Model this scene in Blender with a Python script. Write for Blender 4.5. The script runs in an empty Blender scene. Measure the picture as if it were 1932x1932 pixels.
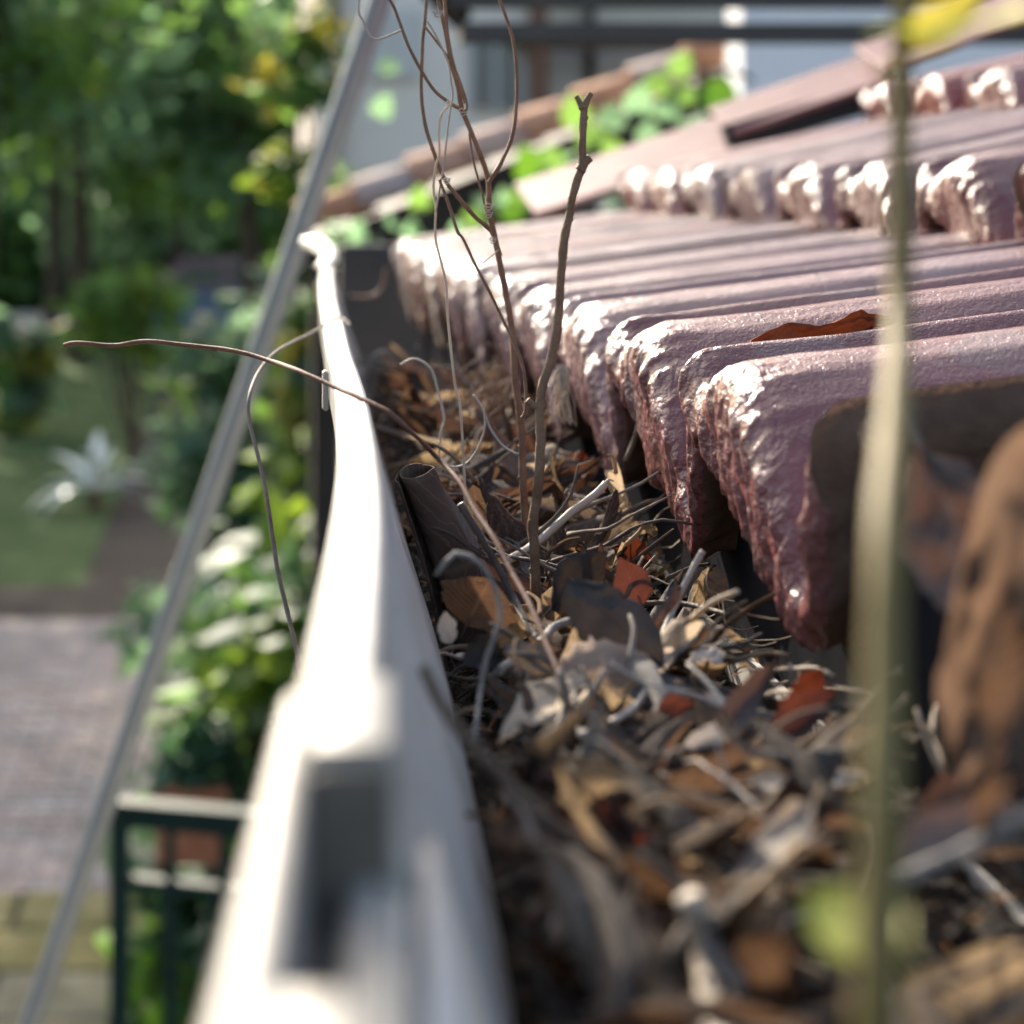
import bpy, math, random
from mathutils import Vector, Matrix, Quaternion, noise
from math import sin, cos, pi, radians

# ------------------------------------------------------------------ camera, sky, sun, exposure
sc = bpy.context.scene
F = 75 / 36.0            # focal length in picture widths
DF = 0.7026              # focus distance
S = 1932.0               # picture width in the units used for measuring
AX, AY = 461.0, 347.0    # where the view axis (along the gutter) meets the picture
PX = F * S / DF

cam = bpy.data.cameras.new('camera')
camo = bpy.data.objects.new('camera', cam)
sc.collection.objects.link(camo)
camo.rotation_euler = (pi / 2, 0, 0)
cam.lens = 75; cam.sensor_width = 36
cam.shift_x = 0.5 - AX / S
cam.shift_y = -(0.5 - AY / S)
cam.clip_start = 0.02; cam.clip_end = 600
cam.dof.use_dof = True
cam.dof.focus_distance = 0.65
cam.dof.aperture_fstop = 12.2
cam.dof.aperture_blades = 0
sc.camera = camo

SUN = Vector((-0.27, 0.86, 0.50)).normalized()
w = bpy.data.worlds.new('World'); sc.world = w; w.use_nodes = True
nt = w.node_tree
sky = nt.nodes.new('ShaderNodeTexSky'); sky.sky_type = 'NISHITA'; sky.sun_disc = False
sky.dust_density = 4.0; sky.ozone_density = .6
sky.sun_elevation = math.asin(SUN.z)
sky.sun_rotation = math.atan2(SUN.x, SUN.y)
bg = nt.nodes['Background']; bg.inputs[1].default_value = 0.145
nt.links.new(sky.outputs[0], bg.inputs[0])
sl = bpy.data.lights.new('sun', 'SUN'); sl.energy = 4.6; sl.angle = radians(0.55); sl.color = (1, 0.90, 0.76)
slo = bpy.data.objects.new('sun', sl); sc.collection.objects.link(slo)
slo.rotation_euler = SUN.to_track_quat('Z', 'Y').to_euler()
sc.view_settings.view_transform = 'Standard'; sc.view_settings.look = 'None'
sc.view_settings.exposure = 1.35; sc.view_settings.gamma = 1
sc.cycles.use_denoising = True
sc.cycles.max_bounces = 8; sc.cycles.transmission_bounces = 4; sc.cycles.sample_clamp_indirect = 6

random.seed(7)
R = random.random
def U(a, b): return a + (b - a) * R()

def P(px, py, k):
    """picture measurement + depth (in focus distances) -> point in the place"""
    return Vector(((px - AX) * k / PX, k * DF, -(py - AY) * k / PX))
def B(px, py, d):
    return P(px, py, d / DF)

# ------------------------------------------------------------------ object helpers
COL = sc.collection
def link(o, parent=None):
    COL.objects.link(o)
    if parent: o.parent = parent
    return o
def tag(o, label=None, cat=None, group=None, kind=None):
    if label: o['label'] = label
    if cat: o['category'] = cat
    if group: o['group'] = group
    if kind: o['kind'] = kind
    return o
def empty(name, loc=(0, 0, 0)):
    o = bpy.data.objects.new(name, None); o.location = loc; o.empty_display_size = 0.02
    return link(o)
def mk(name, v, f, m=None, uv=None, smooth=True):
    me = bpy.data.meshes.new(name)
    me.from_pydata([tuple(p) for p in v], [], f)
    if smooth and len(f): me.polygons.foreach_set('use_smooth', [True] * len(f))
    if uv is not None:
        l = me.uv_layers.new(name='UVMap')
        idx = [0] * len(me.loops); me.loops.foreach_get('vertex_index', idx)
        flat = []
        for i in idx: flat += [uv[i][0], uv[i][1]]
        l.data.foreach_set('uv', flat)
    if m: me.materials.append(m)
    me.update()
    return me
def obj(name, me, parent=None, loc=None, rot=None):
    o = bpy.data.objects.new(name, me)
    link(o, parent)
    if parent is not None and loc is None:
        o.location = -parent.location           # meshes given in world coordinates
    if loc is not None: o.location = loc
    if rot is not None: o.rotation_euler = rot
    return o
class MB:
    def __init__(s): s.v = []; s.f = []
    def add(s, v, f):
        n = len(s.v); s.v += [Vector(p) for p in v]; s.f += [tuple(i + n for i in q) for q in f]
        return s
    def box(s, a, b, M=None, bev=0.0):
        x0, y0, z0 = a; x1, y1, z1 = b
        if bev <= 0:
            v = [Vector((x, y, z)) for z in (z0, z1) for y in (y0, y1) for x in (x0, x1)]
            f = [(0, 2, 3, 1), (4, 5, 7, 6), (0, 1, 5, 4), (2, 6, 7, 3), (0, 4, 6, 2), (1, 3, 7, 5)]
        else:
            e = bev; v = []; f = []
            for z, i in ((z0, e), (z0 + e, 0), (z1 - e, 0), (z1, e)):
                v += [Vector(q) for q in ((x0 + i, y0 + i, z), (x1 - i, y0 + i, z), (x1 - i, y1 - i, z), (x0 + i, y1 - i, z))]
            f.append((3, 2, 1, 0)); f.append((12, 13, 14, 15))
            for r in range(3):
                for j in range(4):
                    f.append((r * 4 + j, r * 4 + (j + 1) % 4, r * 4 + 4 + (j + 1) % 4, r * 4 + 4 + j))
        if M: v = [M @ p for p in v]
        return s.add(v, f)
    def tube(s, pts, rad, seg=8, cap=True, rough=0.0, sub=1, seed=0):
        pts = [Vector(p) for p in pts]
        if not isinstance(rad, (list, tuple)): rad = [rad] * len(pts)
        if sub > 1: pts, rad = smooth_path(pts, rad, sub)
        n = len(pts); v = []; f = []
        t0 = (pts[1] - pts[0]).normalized()
        up = Vector((0, 0, 1)) if abs(t0.z) < .9 else Vector((1, 0, 0))
        nrm = t0.cross(up).normalized()
        for i in range(n):
            t = (pts[min(i + 1, n - 1)] - pts[max(i - 1, 0)])
            if t.length < 1e-9: t = t0
            t.normalize()
            nrm = (nrm - t * nrm.dot(t)).normalized(); bi = t.cross(nrm)
            for j in range(seg):
                a = 2 * pi * j / seg
                r = rad[i]
                if rough: r *= 1 + rough * noise.noise(Vector((i * .55, j * 1.7, seed * 3.1 + pts[0].x * 99)))
                v.append(pts[i] + (nrm * cos(a) + bi * sin(a)) * r)
        for i in range(n - 1):
            for j in range(seg):
                f.append((i * seg + j, i * seg + (j + 1) % seg, (i + 1) * seg + (j + 1) % seg, (i + 1) * seg + j))
        if cap:
            f.append(tuple(range(seg - 1, -1, -1))); f.append(tuple((n - 1) * seg + j for j in range(seg)))
        return s.add(v, f)
    def build(s, name, m, parent=None, smooth=True, loc=None):
        return obj(name, mk(name, s.v, s.f, m, smooth=smooth), parent, loc)
def smooth_path(pts, rad, sub):
    op, orad = [], []
    n = len(pts)
    for i in range(n - 1):
        p0, p1, p2, p3 = pts[max(i - 1, 0)], pts[i], pts[i + 1], pts[min(i + 2, n - 1)]
        for q in range(sub):
            t = q / sub
            op.append(0.5 * ((2 * p1) + (p2 - p0) * t + (2 * p0 - 5 * p1 + 4 * p2 - p3) * t * t + (3 * p1 - p0 - 3 * p2 + p3) * t ** 3))
            orad.append(rad[i] * (1 - t) + rad[i + 1] * t)
    op.append(pts[-1]); orad.append(rad[-1])
    return op, orad

# ------------------------------------------------------------------ materials
def hexless(c): return (c[0], c[1], c[2], 1)
def pmat(name, col, rough=.6, spec=.5, col2=None, nscale=8, bump=None, transl=None, metallic=0, obrand=0.0,
         coord='Object', lo=.35, hi=.65, veins=None, coat=0.0, spots=None, tint=None):
    """col/col2 mixed by noise; bump=[(scale,strength,distance)...]; transl=(colour,fac); veins=(kind,n,colour)"""
    m = bpy.data.materials.new(name); m.use_nodes = True
    N = m.node_tree.nodes; L = m.node_tree.links
    p = N['Principled BSDF']; out = N['Material Output']
    p.inputs['Roughness'].default_value = rough
    p.inputs['Specular IOR Level'].default_value = spec
    p.inputs['Metallic'].default_value = metallic
    p.inputs['Coat Weight'].default_value = coat
    p.inputs['Coat Roughness'].default_value = .15
    tc = N.new('ShaderNodeTexCoord'); vec = tc.outputs[coord]
    oi = N.new('ShaderNodeObjectInfo')
    if coord == 'Object' and obrand:
        ad = N.new('ShaderNodeVectorMath'); ad.operation = 'ADD'
        L.new(vec, ad.inputs[0])
        cx = N.new('ShaderNodeCombineXYZ'); mu = N.new('ShaderNodeMath'); mu.operation = 'MULTIPLY'; mu.inputs[1].default_value = 37
        L.new(oi.outputs['Random'], mu.inputs[0]); L.new(mu.outputs[0], cx.inputs[0]); L.new(mu.outputs[0], cx.inputs[1])
        L.new(cx.outputs[0], ad.inputs[1]); vec = ad.outputs[0]
    cur = None
    rgb = N.new('ShaderNodeRGB'); rgb.outputs[0].default_value = hexless(col); cur = rgb.outputs[0]
    def mix(a, b, fac):
        mx = N.new('ShaderNodeMix'); mx.data_type = 'RGBA'
        if isinstance(fac, float): mx.inputs[0].default_value = fac
        else: L.new(fac, mx.inputs[0])
        L.new(a, mx.inputs[6])
        if isinstance(b, tuple): mx.inputs[7].default_value = hexless(b)
        else: L.new(b, mx.inputs[7])
        return mx.outputs[2]
    def nz(scale, detail=4, rough_=.6):
        t = N.new('ShaderNodeTexNoise'); t.inputs['Scale'].default_value = scale; t.inputs['Detail'].default_value = detail
        t.inputs['Roughness'].default_value = rough_; L.new(vec, t.inputs['Vector']); return t.outputs[0]
    def ramp(src, a, b):
        r = N.new('ShaderNodeMapRange'); r.inputs[1].default_value = a; r.inputs[2].default_value = b; r.clamp = True
        L.new(src, r.inputs[0]); return r.outputs[0]
    if col2: cur = mix(cur, col2, ramp(nz(nscale), lo, hi))
    if spots: cur = mix(cur, spots[1], ramp(nz(spots[0], 2, .5), spots[2], spots[2] + .04))
    heights = []
    if veins:
        uvn = N.new('ShaderNodeSeparateXYZ'); L.new(tc.outputs['UV'], uvn.inputs[0])
        def mth(op, a, b=None):
            q = N.new('ShaderNodeMath'); q.operation = op
            for i, x in enumerate((a, b)):
                if x is None: continue
                if isinstance(x, (int, float)): q.inputs[i].default_value = x
                else: L.new(x, q.inputs[i])
            return q.outputs[0]
        av = mth('ABSOLUTE', uvn.outputs[1])
        if veins[0] == 'pinnate':
            ph = mth('SUBTRACT', mth('MULTIPLY', uvn.outputs[0], veins[1]), mth('MULTIPLY', av, veins[1] * .28))
        else:
            ph = mth('MULTIPLY', uvn.outputs[1], veins[1])
        ph = mth('ADD', ph, mth('MULTIPLY', nz(90, 3), 1.6))
        tri = mth('PINGPONG', ph, 0.5)                       # 0..0.5
        line = ramp(tri, 0.10, 0.0)
        mid = ramp(av, 0.07, 0.0)
        vv = mth('MAXIMUM', line, mid)
        cur = mix(cur, veins[2], mth('MULTIPLY', vv, .5))
        heights.append((tri, veins[3] * .6 if len(veins) > 3 else .3, .0007))
    if obrand:
        hs = N.new('ShaderNodeHueSaturation')
        v1 = N.new('ShaderNodeMapRange'); v1.inputs[3].default_value = 1 - obrand; v1.inputs[4].default_value = 1 + obrand
        L.new(oi.outputs['Random'], v1.inputs[0]); L.new(v1.outputs[0], hs.inputs['Value'])
        mh = N.new('ShaderNodeMath'); mh.operation = 'MULTIPLY'; mh.inputs[1].default_value = 7.31
        fr = N.new('ShaderNodeMath'); fr.operation = 'FRACT'; L.new(oi.outputs['Random'], mh.inputs[0]); L.new(mh.outputs[0], fr.inputs[0])
        v2 = N.new('ShaderNodeMapRange'); v2.inputs[3].default_value = .45; v2.inputs[4].default_value = 1.15
        L.new(fr.outputs[0], v2.inputs[0]); L.new(v2.outputs[0], hs.inputs['Saturation'])
        L.new(cur, hs.inputs['Color']); cur = hs.outputs[0]
    L.new(cur, p.inputs['Base Color'])
    for b in (bump or []): heights.append((nz(b[0], b[3] if len(b) > 3 else 3), b[1], b[2]))
    prev = None
    for h, st, dist in heights:
        bn = N.new('ShaderNodeBump'); bn.inputs['Strength'].default_value = st; bn.inputs['Distance'].default_value = dist
        L.new(h, bn.inputs['Height'])
        if prev: L.new(prev, bn.inputs['Normal'])
        prev = bn.outputs[0]
    if prev: L.new(prev, p.inputs['Normal'])
    if transl:
        tr = N.new('ShaderNodeBsdfTranslucent')
        if transl[0] is None:
            L.new(cur, tr.inputs[0])
        else:
            mm = mix(cur, transl[0], .55); L.new(mm, tr.inputs[0])
        ms = N.new('ShaderNodeMixShader'); ms.inputs[0].default_value = transl[1]
        L.new(p.outputs[0], ms.inputs[1]); L.new(tr.outputs[0], ms.inputs[2]); L.new(ms.outputs[0], out.inputs[0])
    return m

M = {}
M['tile'] = pmat('glazed_tile', (.155, .036, .031), .25, .5, (.21, .058, .05), 45, obrand=.20, spots=(22, (.19, .085, .075), .62),
                 bump=[(1100, .62, .0008, 3), (420, .40, .0011, 2), (26, .2, .004)])
def nose_beads(m):
    # the glaze ran and beaded at the front edge of each tile: extra relief there only
    N = m.node_tree.nodes; L = m.node_tree.links; p = N['Principled BSDF']
    tc = N.new('ShaderNodeTexCoord'); sp = N.new('ShaderNodeSeparateXYZ'); L.new(tc.outputs['Object'], sp.inputs[0])
    r = N.new('ShaderNodeMapRange'); r.inputs[1].default_value = .019; r.inputs[2].default_value = .003; r.inputs[4].default_value = .6; L.new(sp.outputs[0], r.inputs[0])
    t = N.new('ShaderNodeTexNoise'); t.inputs['Scale'].default_value = 240; t.inputs['Detail'].default_value = 1.5; L.new(tc.outputs['Object'], t.inputs['Vector'])
    b = N.new('ShaderNodeBump'); b.inputs['Distance'].default_value = .0035; L.new(r.outputs[0], b.inputs['Strength']); L.new(t.outputs[0], b.inputs['Height'])
    old = p.inputs['Normal'].links[0].from_socket; L.new(old, b.inputs['Normal']); L.new(b.outputs[0], p.inputs['Normal'])
nose_beads(M['tile'])
M['biscuit'] = pmat('unglazed_tile_back', (.095, .055, .038), .9, .1, (.15, .09, .06), 60, bump=[(500, .6, .001)])
M['verge'] = pmat('faded_tile', (.15, .06, .062), .55, .4, (.22, .105, .105), 20, bump=[(400, .4, .001)])
M['underlay'] = pmat('underlay_and_hollow_shade', (.02, .02, .02), .9)
M['pvc'] = pmat('white_gutter', (.53, .52, .49), .42, .4, (.38, .365, .33), 14, bump=[(60, .10, .002), (700, .08, .0005)], spots=(260, (.11, .09, .07), .665), lo=.40, hi=.66)
M['union'] = pmat('aged_union_plastic', (.33, .318, .29), .5, .35, (.24, .228, .2), 40, bump=[(200, .15, .001)], spots=(300, (.09, .075, .06), .68))
M['grime_shade'] = pmat('channel_grime_and_shade', (.11, .095, .075), .8, .3, (.17, .15, .12), 90, bump=[(300, .4, .001)])  # dirt tone, darkened so that the shade of the recess is in the colour
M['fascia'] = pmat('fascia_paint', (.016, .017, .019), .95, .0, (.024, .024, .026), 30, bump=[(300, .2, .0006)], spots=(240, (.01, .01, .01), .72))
M['slate'] = pmat('slate_board', (.022, .025, .03), .7, .3, (.036, .035, .035), 15, bump=[(200, .2, .001)])
M['humus'] = pmat('leaf_mould', (.010, .0075, .0055), .95, .2, (.022, .016, .011), 200, bump=[(500, 1, .003), (1500, .6, .001)])
dead = dict(rough=.85, spec=.05, obrand=.35, bump=[(420, .45, .0007), (110, .4, .0015)])
M['leaf_brown'] = pmat('dead_leaf_brown', (.036, .026, .021), col2=(.078, .058, .046), nscale=60, transl=((.30, .15, .07), .2), veins=('pinnate', 11, (.30, .2, .12), .5), **dead)
M['leaf_tan'] = pmat('dead_leaf_tan', (.085, .066, .05), col2=(.17, .138, .11), nscale=50, transl=((.6, .40, .2), .3), veins=('pinnate', 12, (.5, .4, .28), .5), **dead)
M['leaf_grey'] = pmat('dead_leaf_grey', (.085, .077, .069), col2=(.185, .17, .153), nscale=50, transl=((.4, .25, .12), .12), veins=('pinnate', 10, (.11, .095, .08), .5), **dead)
M['leaf_dark'] = pmat('dead_leaf_dark', (.07, .052, .042), col2=(.12, .092, .075), nscale=55, transl=((.3, .1, .03), .10), veins=('pinnate', 10, (.17, .13, .1), .5), **dead)
M['leaf_red'] = pmat('dead_leaf_red', (.075, .03, .018), col2=(.04, .02, .014), nscale=70, transl=((.30, .05, .010), .16), veins=('pinnate', 10, (.10, .035, .02), .4), **dead)
M['leaf_roof'] = pmat('dark_red_leaf', (.085, .028, .018), col2=(.15, .055, .03), nscale=90, transl=((.20, .04, .012), .08), veins=('pinnate', 10, (.05, .02, .015), .5), **dead)
M['leaf_pale'] = pmat('dead_leaf_pale', (.37, .315, .25), col2=(.47, .41, .33), nscale=40, transl=((.7, .5, .3), .3), veins=('par', 6, (.40, .33, .25), .6), **dead)
M['leaf_stripe'] = pmat('dead_leaf_striped', (.21, .15, .11), col2=(.27, .205, .155), nscale=30, transl=((.6, .35, .15), .15), veins=('par', 7, (.07, .045, .032), .9), **dead)
M['leaf_char'] = pmat('dead_leaf_charcoal', (.038, .035, .033), col2=(.072, .067, .062), nscale=40, transl=((.2, .12, .07), .06), veins=('par', 11, (.02, .018, .017), .6), **dead)
M['frag'] = pmat('litter_fragments', (.04, .028, .02), .8, .1, (.20, .148, .10), 90, bump=[(600, .5, .0006)], transl=((.6, .3, .1), .25))
M['vine'] = pmat('vine_bark', (.15, .075, .043), .65, .25, (.24, .14, .085), 160, bump=[(900, .7, .0004), (250, .5, .0006)])
M['vine_red'] = pmat('vine_red_bark', (.10, .045, .03), .7, .2, (.17, .085, .055), 120, bump=[(900, .6, .0004)])
M['stalk'] = pmat('cut_stalk_bark', (.15, .09, .052), .7, .2, (.23, .15, .09), 120, bump=[(800, .8, .0005), (200, .5, .0007)])
M['twig_grey'] = pmat('grey_twig', (.175, .142, .112), .8, .15, (.27, .225, .18), 150, bump=[(900, .8, .0004)], obrand=.3)
M['twig_dark'] = pmat('dark_twig', (.085, .06, .045), .7, .3, (.15, .11, .08), 150, bump=[(900, .8, .0004)], obrand=.3)
M['twig_pale'] = pmat('pale_twig', (.42, .33, .23), .65, .3, (.5, .41, .3), 100, bump=[(900, .5, .0004)], obrand=.2)
M['olive'] = pmat('olive_stem', (.165, .125, .042), .6, .2, (.21, .165, .065), 60, bump=[(300, .3, .0006)], transl=((.4, .35, .1), .12))
M['yleaf'] = pmat('yellow_green_leaf', (.36, .42, .06), .5, .4, (.46, .44, .07), 30, transl=((.75, .8, .1), .45), veins=('pinnate', 9, (.42, .46, .12), .3))
M['yleaf2'] = pmat('yellow_leaf', (.50, .42, .05), .5, .4, (.4, .42, .07), 30, transl=((.9, .7, .08), .45), veins=('pinnate', 9, (.5, .46, .12), .3))
M['alu'] = pmat('aluminium', (.25, .285, .30), .45, .45, (.205, .24, .26), 12, metallic=.3, bump=[(80, .05, .001)])
M['darkmetal'] = pmat('dark_beam', (.022, .021, .02), .5, .5, (.035, .032, .03), 6, bump=[(60, .1, .002)])
M['railgreen'] = pmat('dark_green_paint', (.005, .022, .018), .55, .2, (.007, .027, .022), 10, bump=[(50, .05, .001)])
M['terracotta'] = pmat('terracotta', (.36, .125, .06), .75, .3, (.44, .18, .09), 12, bump=[(120, .3, .002)])
M['oldtile'] = pmat('weathered_terracotta', (.38, .17, .09), .8, .3, (.46, .25, .15), 10, bump=[(90, .4, .003)], obrand=.15)
M['darkwood'] = pmat('dark_barge_board', (.022, .016, .012), .7, .3, (.035, .026, .02), 12)
M['cream'] = pmat('cream_render', (.70, .62, .50), .9, .2, (.62, .55, .45), 3, bump=[(60, .3, .003)])
M['wallgrey'] = pmat('grey_render', (.86, .77, .66), .9, .1, (.80, .73, .63), 2, bump=[(60, .3, .003)])
M['wallwhite'] = pmat('white_render', (.80, .80, .80), .85, .2, (.74, .75, .76), 2, bump=[(60, .2, .003)])
M['woodbrown'] = pmat('brown_timber', (.16, .075, .045), .7, .3, (.21, .11, .07), 8)
M['glass'] = pmat('window_glass', (.12, .14, .14), .08, .6)
M['shutter'] = pmat('pale_shutter', (.62, .60, .55), .6, .3)
M['brick'] = pmat('brick_paver', (.32, .255, .23), .9, .1, (.27, .245, .23), 9, obrand=.22, bump=[(60, .4, .003)])
M['joint'] = pmat('sand_joint', (.16, .145, .12), .95, .1, (.12, .12, .09), 4)
M['moss'] = pmat('mossy_slab', (.21, .19, .105), .95, .1, (.13, .125, .055), 5, bump=[(60, .5, .004)], obrand=.12)
M['soil'] = pmat('garden_soil', (.05, .043, .037), .95, .1, (.078, .066, .054), 1.2, bump=[(30, .8, .02)])
M['lawn'] = pmat('lawn_green', (.055, .10, .035), .95, .1, (.09, .13, .05), 2.0, bump=[(40, 1, .03)])
M['gravel'] = pmat('pale_path', (.50, .44, .38), .95, .1, (.42, .36, .3), 2.0)
M['bark'] = pmat('tree_bark', (.055, .042, .032), .9, .2, (.085, .065, .05), 6, bump=[(20, .8, .02)])
M['carblue'] = pmat('car_blue', (.06, .14, .30), .25, .5, coat=.6)
M['carroof'] = pmat('car_mauve', (.25, .14, .24), .3, .5, coat=.4)
M['rubber'] = pmat('rubber', (.02, .02, .02), .8)
def leafmat(name, c, t, f=.4, rough=.6):
    return pmat(name, c, rough, .25, tuple(x * 1.5 for x in c), 3.0, transl=(t, f))
M['fol_dark'] = leafmat('foliage_dark', (.10, .155, .115), (.36, .64, .28), .6)
M['fol_mid'] = leafmat('foliage_mid', (.08, .14, .05), (.38, .68, .10), .56)
M['fol_light'] = leafmat('foliage_light', (.075, .13, .025), (.38, .55, .03), .5)
M['fol_yellow'] = leafmat('foliage_yellow', (.16, .17, .03), (.65, .55, .05), .5)
M['fol_vine'] = leafmat('foliage_vine', (.05, .12, .022), (.24, .50, .02), .45)
M['fol_blue'] = leafmat('foliage_bluegreen', (.055, .105, .06), (.15, .32, .08), .35, .55)
M['silver'] = pmat('silver_leaf', (.55, .62, .60), .35, .5, (.62, .68, .66), 6)

# ------------------------------------------------------------------ the setting: ground
GZ = -2.6
def sheet(name, x0, x1, y0, y1, z, m, nx=1, ny=1):
    v = [(x0 + (x1 - x0) * i / nx, y0 + (y1 - y0) * j / ny, z) for j in range(ny + 1) for i in range(nx + 1)]
    f = [(j * (nx + 1) + i, j * (nx + 1) + i + 1, (j + 1) * (nx + 1) + i + 1, (j + 1) * (nx + 1) + i) for j in range(ny) for i in range(nx)]
    return tag(obj(name, mk(name, v, f, m, smooth=False)), kind='structure')
sheet('ground', -300, 300, -60, 500, GZ, M['soil'])
sheet('lawn', -14, -1.05, 13.8, 33, GZ + .004, M['lawn'])
sheet('far_lawn', -30, 12, 29, 36.2, GZ + .008, M['lawn'])
sheet('gravel_path', -40, 20, 36.2, 43, GZ + .004, M['gravel'])
pav = sheet('paved_yard', -3.2, 1.6, 7.75, 12.6, GZ + .004, M['joint'])
sheet('kerb_strip', -4, 3, 4.5, 7.75, GZ + .004, M['joint'])
# bricks of the yard: the ones in view one by one
bm_ = MB().box((-.098, -.047, 0), (.098, .047, .022), bev=.006)
brick_me = mk('brick', bm_.v, bm_.f, M['brick'], smooth=False)
cells = []
row = 0; y = 7.8
while y < 12.55:
    x = -2.3 + (.1 if row % 2 else 0)
    while x < .5:
        lo = (0 - AX) * y / (F * S) - .12; hi = (640 - AX) * y / (F * S)
        if lo < x < hi: cells.append((x, y))
        x += .203
    y += .101; row += 1
rest = MB()
for i, (x, y) in enumerate(cells):
    z = GZ + .006 + U(-.002, .003); rz = U(-.012, .012)
    if i < 300:
        obj('brick', brick_me, pav, (x, y, z), (U(-.01, .01), U(-.01, .01), rz))
    else:
        rest.box((-.098, -.047, 0), (.098, .047, .022), Matrix.Translation((x, y, z)) @ Matrix.Rotation(rz, 4, 'Z'), bev=.006)
if rest.v:
    o = rest.build('brick_paving', M['brick'], pav, smooth=False); tag(o, kind='stuff'); o.location = (0, 0, 0)
sl_ = bpy.data.objects['kerb_strip']
bs = MB().box((-.29, -.19, 0), (.29, .19, .03), bev=.01); slab_me = mk('slab', bs.v, bs.f, M['moss'], smooth=False)
for j in range(4):
    for i in range(6):
        obj('slab', slab_me, sl_, (-1.9 + i * .6 + .2 * (j % 2), 6.35 + j * .4, GZ + .006 + U(0, .004)), (0, 0, U(-.01, .01)))

# ------------------------------------------------------------------ foliage
def leaf_cloud(centers, n, size, spread, seed=0, droop=.3, lobes=False):
    """many small folded leaf faces round cluster centres"""
    rnd = random.Random(seed); v = []; f = []
    for q in range(n):
        c, r = centers[rnd.randrange(len(centers))]
        d = Vector((rnd.gauss(0, 1), rnd.gauss(0, 1), rnd.gauss(0, .8))) * (r * spread)
        p = Vector(c) + d
        s = size * (.55 + .9 * rnd.random())
        ax = Vector((rnd.uniform(-1, 1), rnd.uniform(-1, 1), rnd.uniform(-1, .5) - droop)).normalized()
        sd = ax.cross(Vector((rnd.uniform(-.6, .6), rnd.uniform(-.6, .6), 1))).normalized()
        up = sd.cross(ax) * (s * .12)
        b = len(v)
        wd = s * .32
        v += [p, p + ax * s * .45 + sd * wd - up, p + ax * s + up, p + ax * s * .45 - sd * wd - up, p + ax * s * .5 + up]
        f += [(b, b + 1, b + 4), (b + 1, b + 2, b + 4), (b + 2, b + 3, b + 4), (b + 3, b, b + 4)]
    return v, f
def clusters(c, rx, ry, rz, n, r, seed):
    rnd = random.Random(seed); o = []
    while len(o) < n:
        x, y, z = rnd.uniform(-1, 1), rnd.uniform(-1, 1), rnd.uniform(-1, 1)
        if x * x + y * y + z * z < 1:
            o.append((Vector((c[0] + x * rx, c[1] + y * ry, c[2] + z * rz)), r * rnd.uniform(.6, 1.3)))
    return o
def tree(base, h, rx, rz, cz, label, mats, n, size, seed, trunk_r=.12, group='trees beyond the lawn'):
    e = empty('tree', base); tag(e, label, 'tree', group)
    rnd = random.Random(seed)
    b = Vector(base); top = b + Vector((rnd.uniform(-.4, .4), rnd.uniform(-.3, .3), h * .7))
    t = MB(); t.tube([b, b.lerp(top, .35) + Vector((rnd.uniform(-.12, .12), 0, 0)), b.lerp(top, .7), top], [trunk_r * 1.25, trunk_r, trunk_r * .7, trunk_r * .35], 9, sub=4, rough=.15)
    cl = clusters((b.x, b.y, cz), rx, rx * .8, rz, 46, .55, seed)
    for c, r in cl[:9]:
        s0 = b.lerp(top, rnd.uniform(.45, .9)); t.tube([s0, s0.lerp(c, .5) + Vector((0, 0, .25)), c], [trunk_r * .4, trunk_r * .25, .012], 6, sub=3)
    t.build('trunk', M['bark'], e)
    for i, mname in enumerate(mats):
        v, f = leaf_cloud(cl[i::len(mats)], n // len(mats), size, .62, seed + i)
        obj('crown', mk('crown', v, f, M[mname]), e)
    return e
tx = lambda px, d: (px - AX) * d / (F * S)
tree((tx(95, 34), 34, GZ), 8.5, 3.2, 2.3, 2.9, 'slim dark trunk tree at far left, leftmost of the garden trees', ['fol_dark', 'fol_mid'], 5600, .26, 11, .13)
tree((tx(147, 31), 31, GZ), 8, 3.0, 2.2, 2.9, 'tree whose thicker dark trunk stands just right of the leftmost trunk', ['fol_dark', 'fol_dark', 'fol_light'], 5600, .25, 12, .15)
tree((tx(330, 38), 38, GZ), 9, 3.6, 3.2, 1.9, 'broad dark green tree behind the blue car', ['fol_dark', 'fol_dark', 'fol_mid'], 7000, .28, 13, .16)
tree((tx(480, 30), 30, GZ), 8, 2.4, 2.6, 1.6, 'mid green tree behind the leaning grey pole', ['fol_dark', 'fol_mid'], 5200, .24, 14, .12)
tree((tx(-60, 24), 24, GZ), 8, 2.4, 1.8, 2.2, 'nearer tree reaching bright leaves into the top left corner', ['fol_mid', 'fol_light', 'fol_dark'], 4200, .22, 15, .14)
tree((-4.5, 21.2, GZ), 9, 2.5, 2.0, 4.1, 'big tree outside the view whose crown shades the paved yard', ['fol_mid', 'fol_dark'], 2300, .22, 16, .2)
tree((-5.2, 26.0, GZ), 9, 2.6, 2.0, 4.6, 'second big tree outside the view shading the soil beyond the yard', ['fol_mid', 'fol_dark'], 2600, .22, 17, .2)
tree((-3.6, 17.2, GZ), 8, 1.9, 1.4, 3.9, 'third tree outside the view shading the shrubs by the railing', ['fol_mid', 'fol_dark'], 1200, .2, 18, .16)
v, f = leaf_cloud(clusters((-2, 50, 1.2), 16, 2.5, 5.0, 420, .9, 21), 26000, .5, .8, 22)
tag(obj('woodland', mk('woodland', v, f, M['fol_dark'])), 'dark green wood closing the view behind the garden', 'woodland', kind='stuff')
v, f = leaf_cloud([(Vector((U(-9, 6), U(44, 46), GZ + U(.2, 2.2))), .6) for i in range(160)], 14000, .35, .7, 23)
tag(obj('hedge', mk('hedge', v, f, M['fol_mid'])), 'low green hedge along the far side of the pale path', 'hedge')

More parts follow.
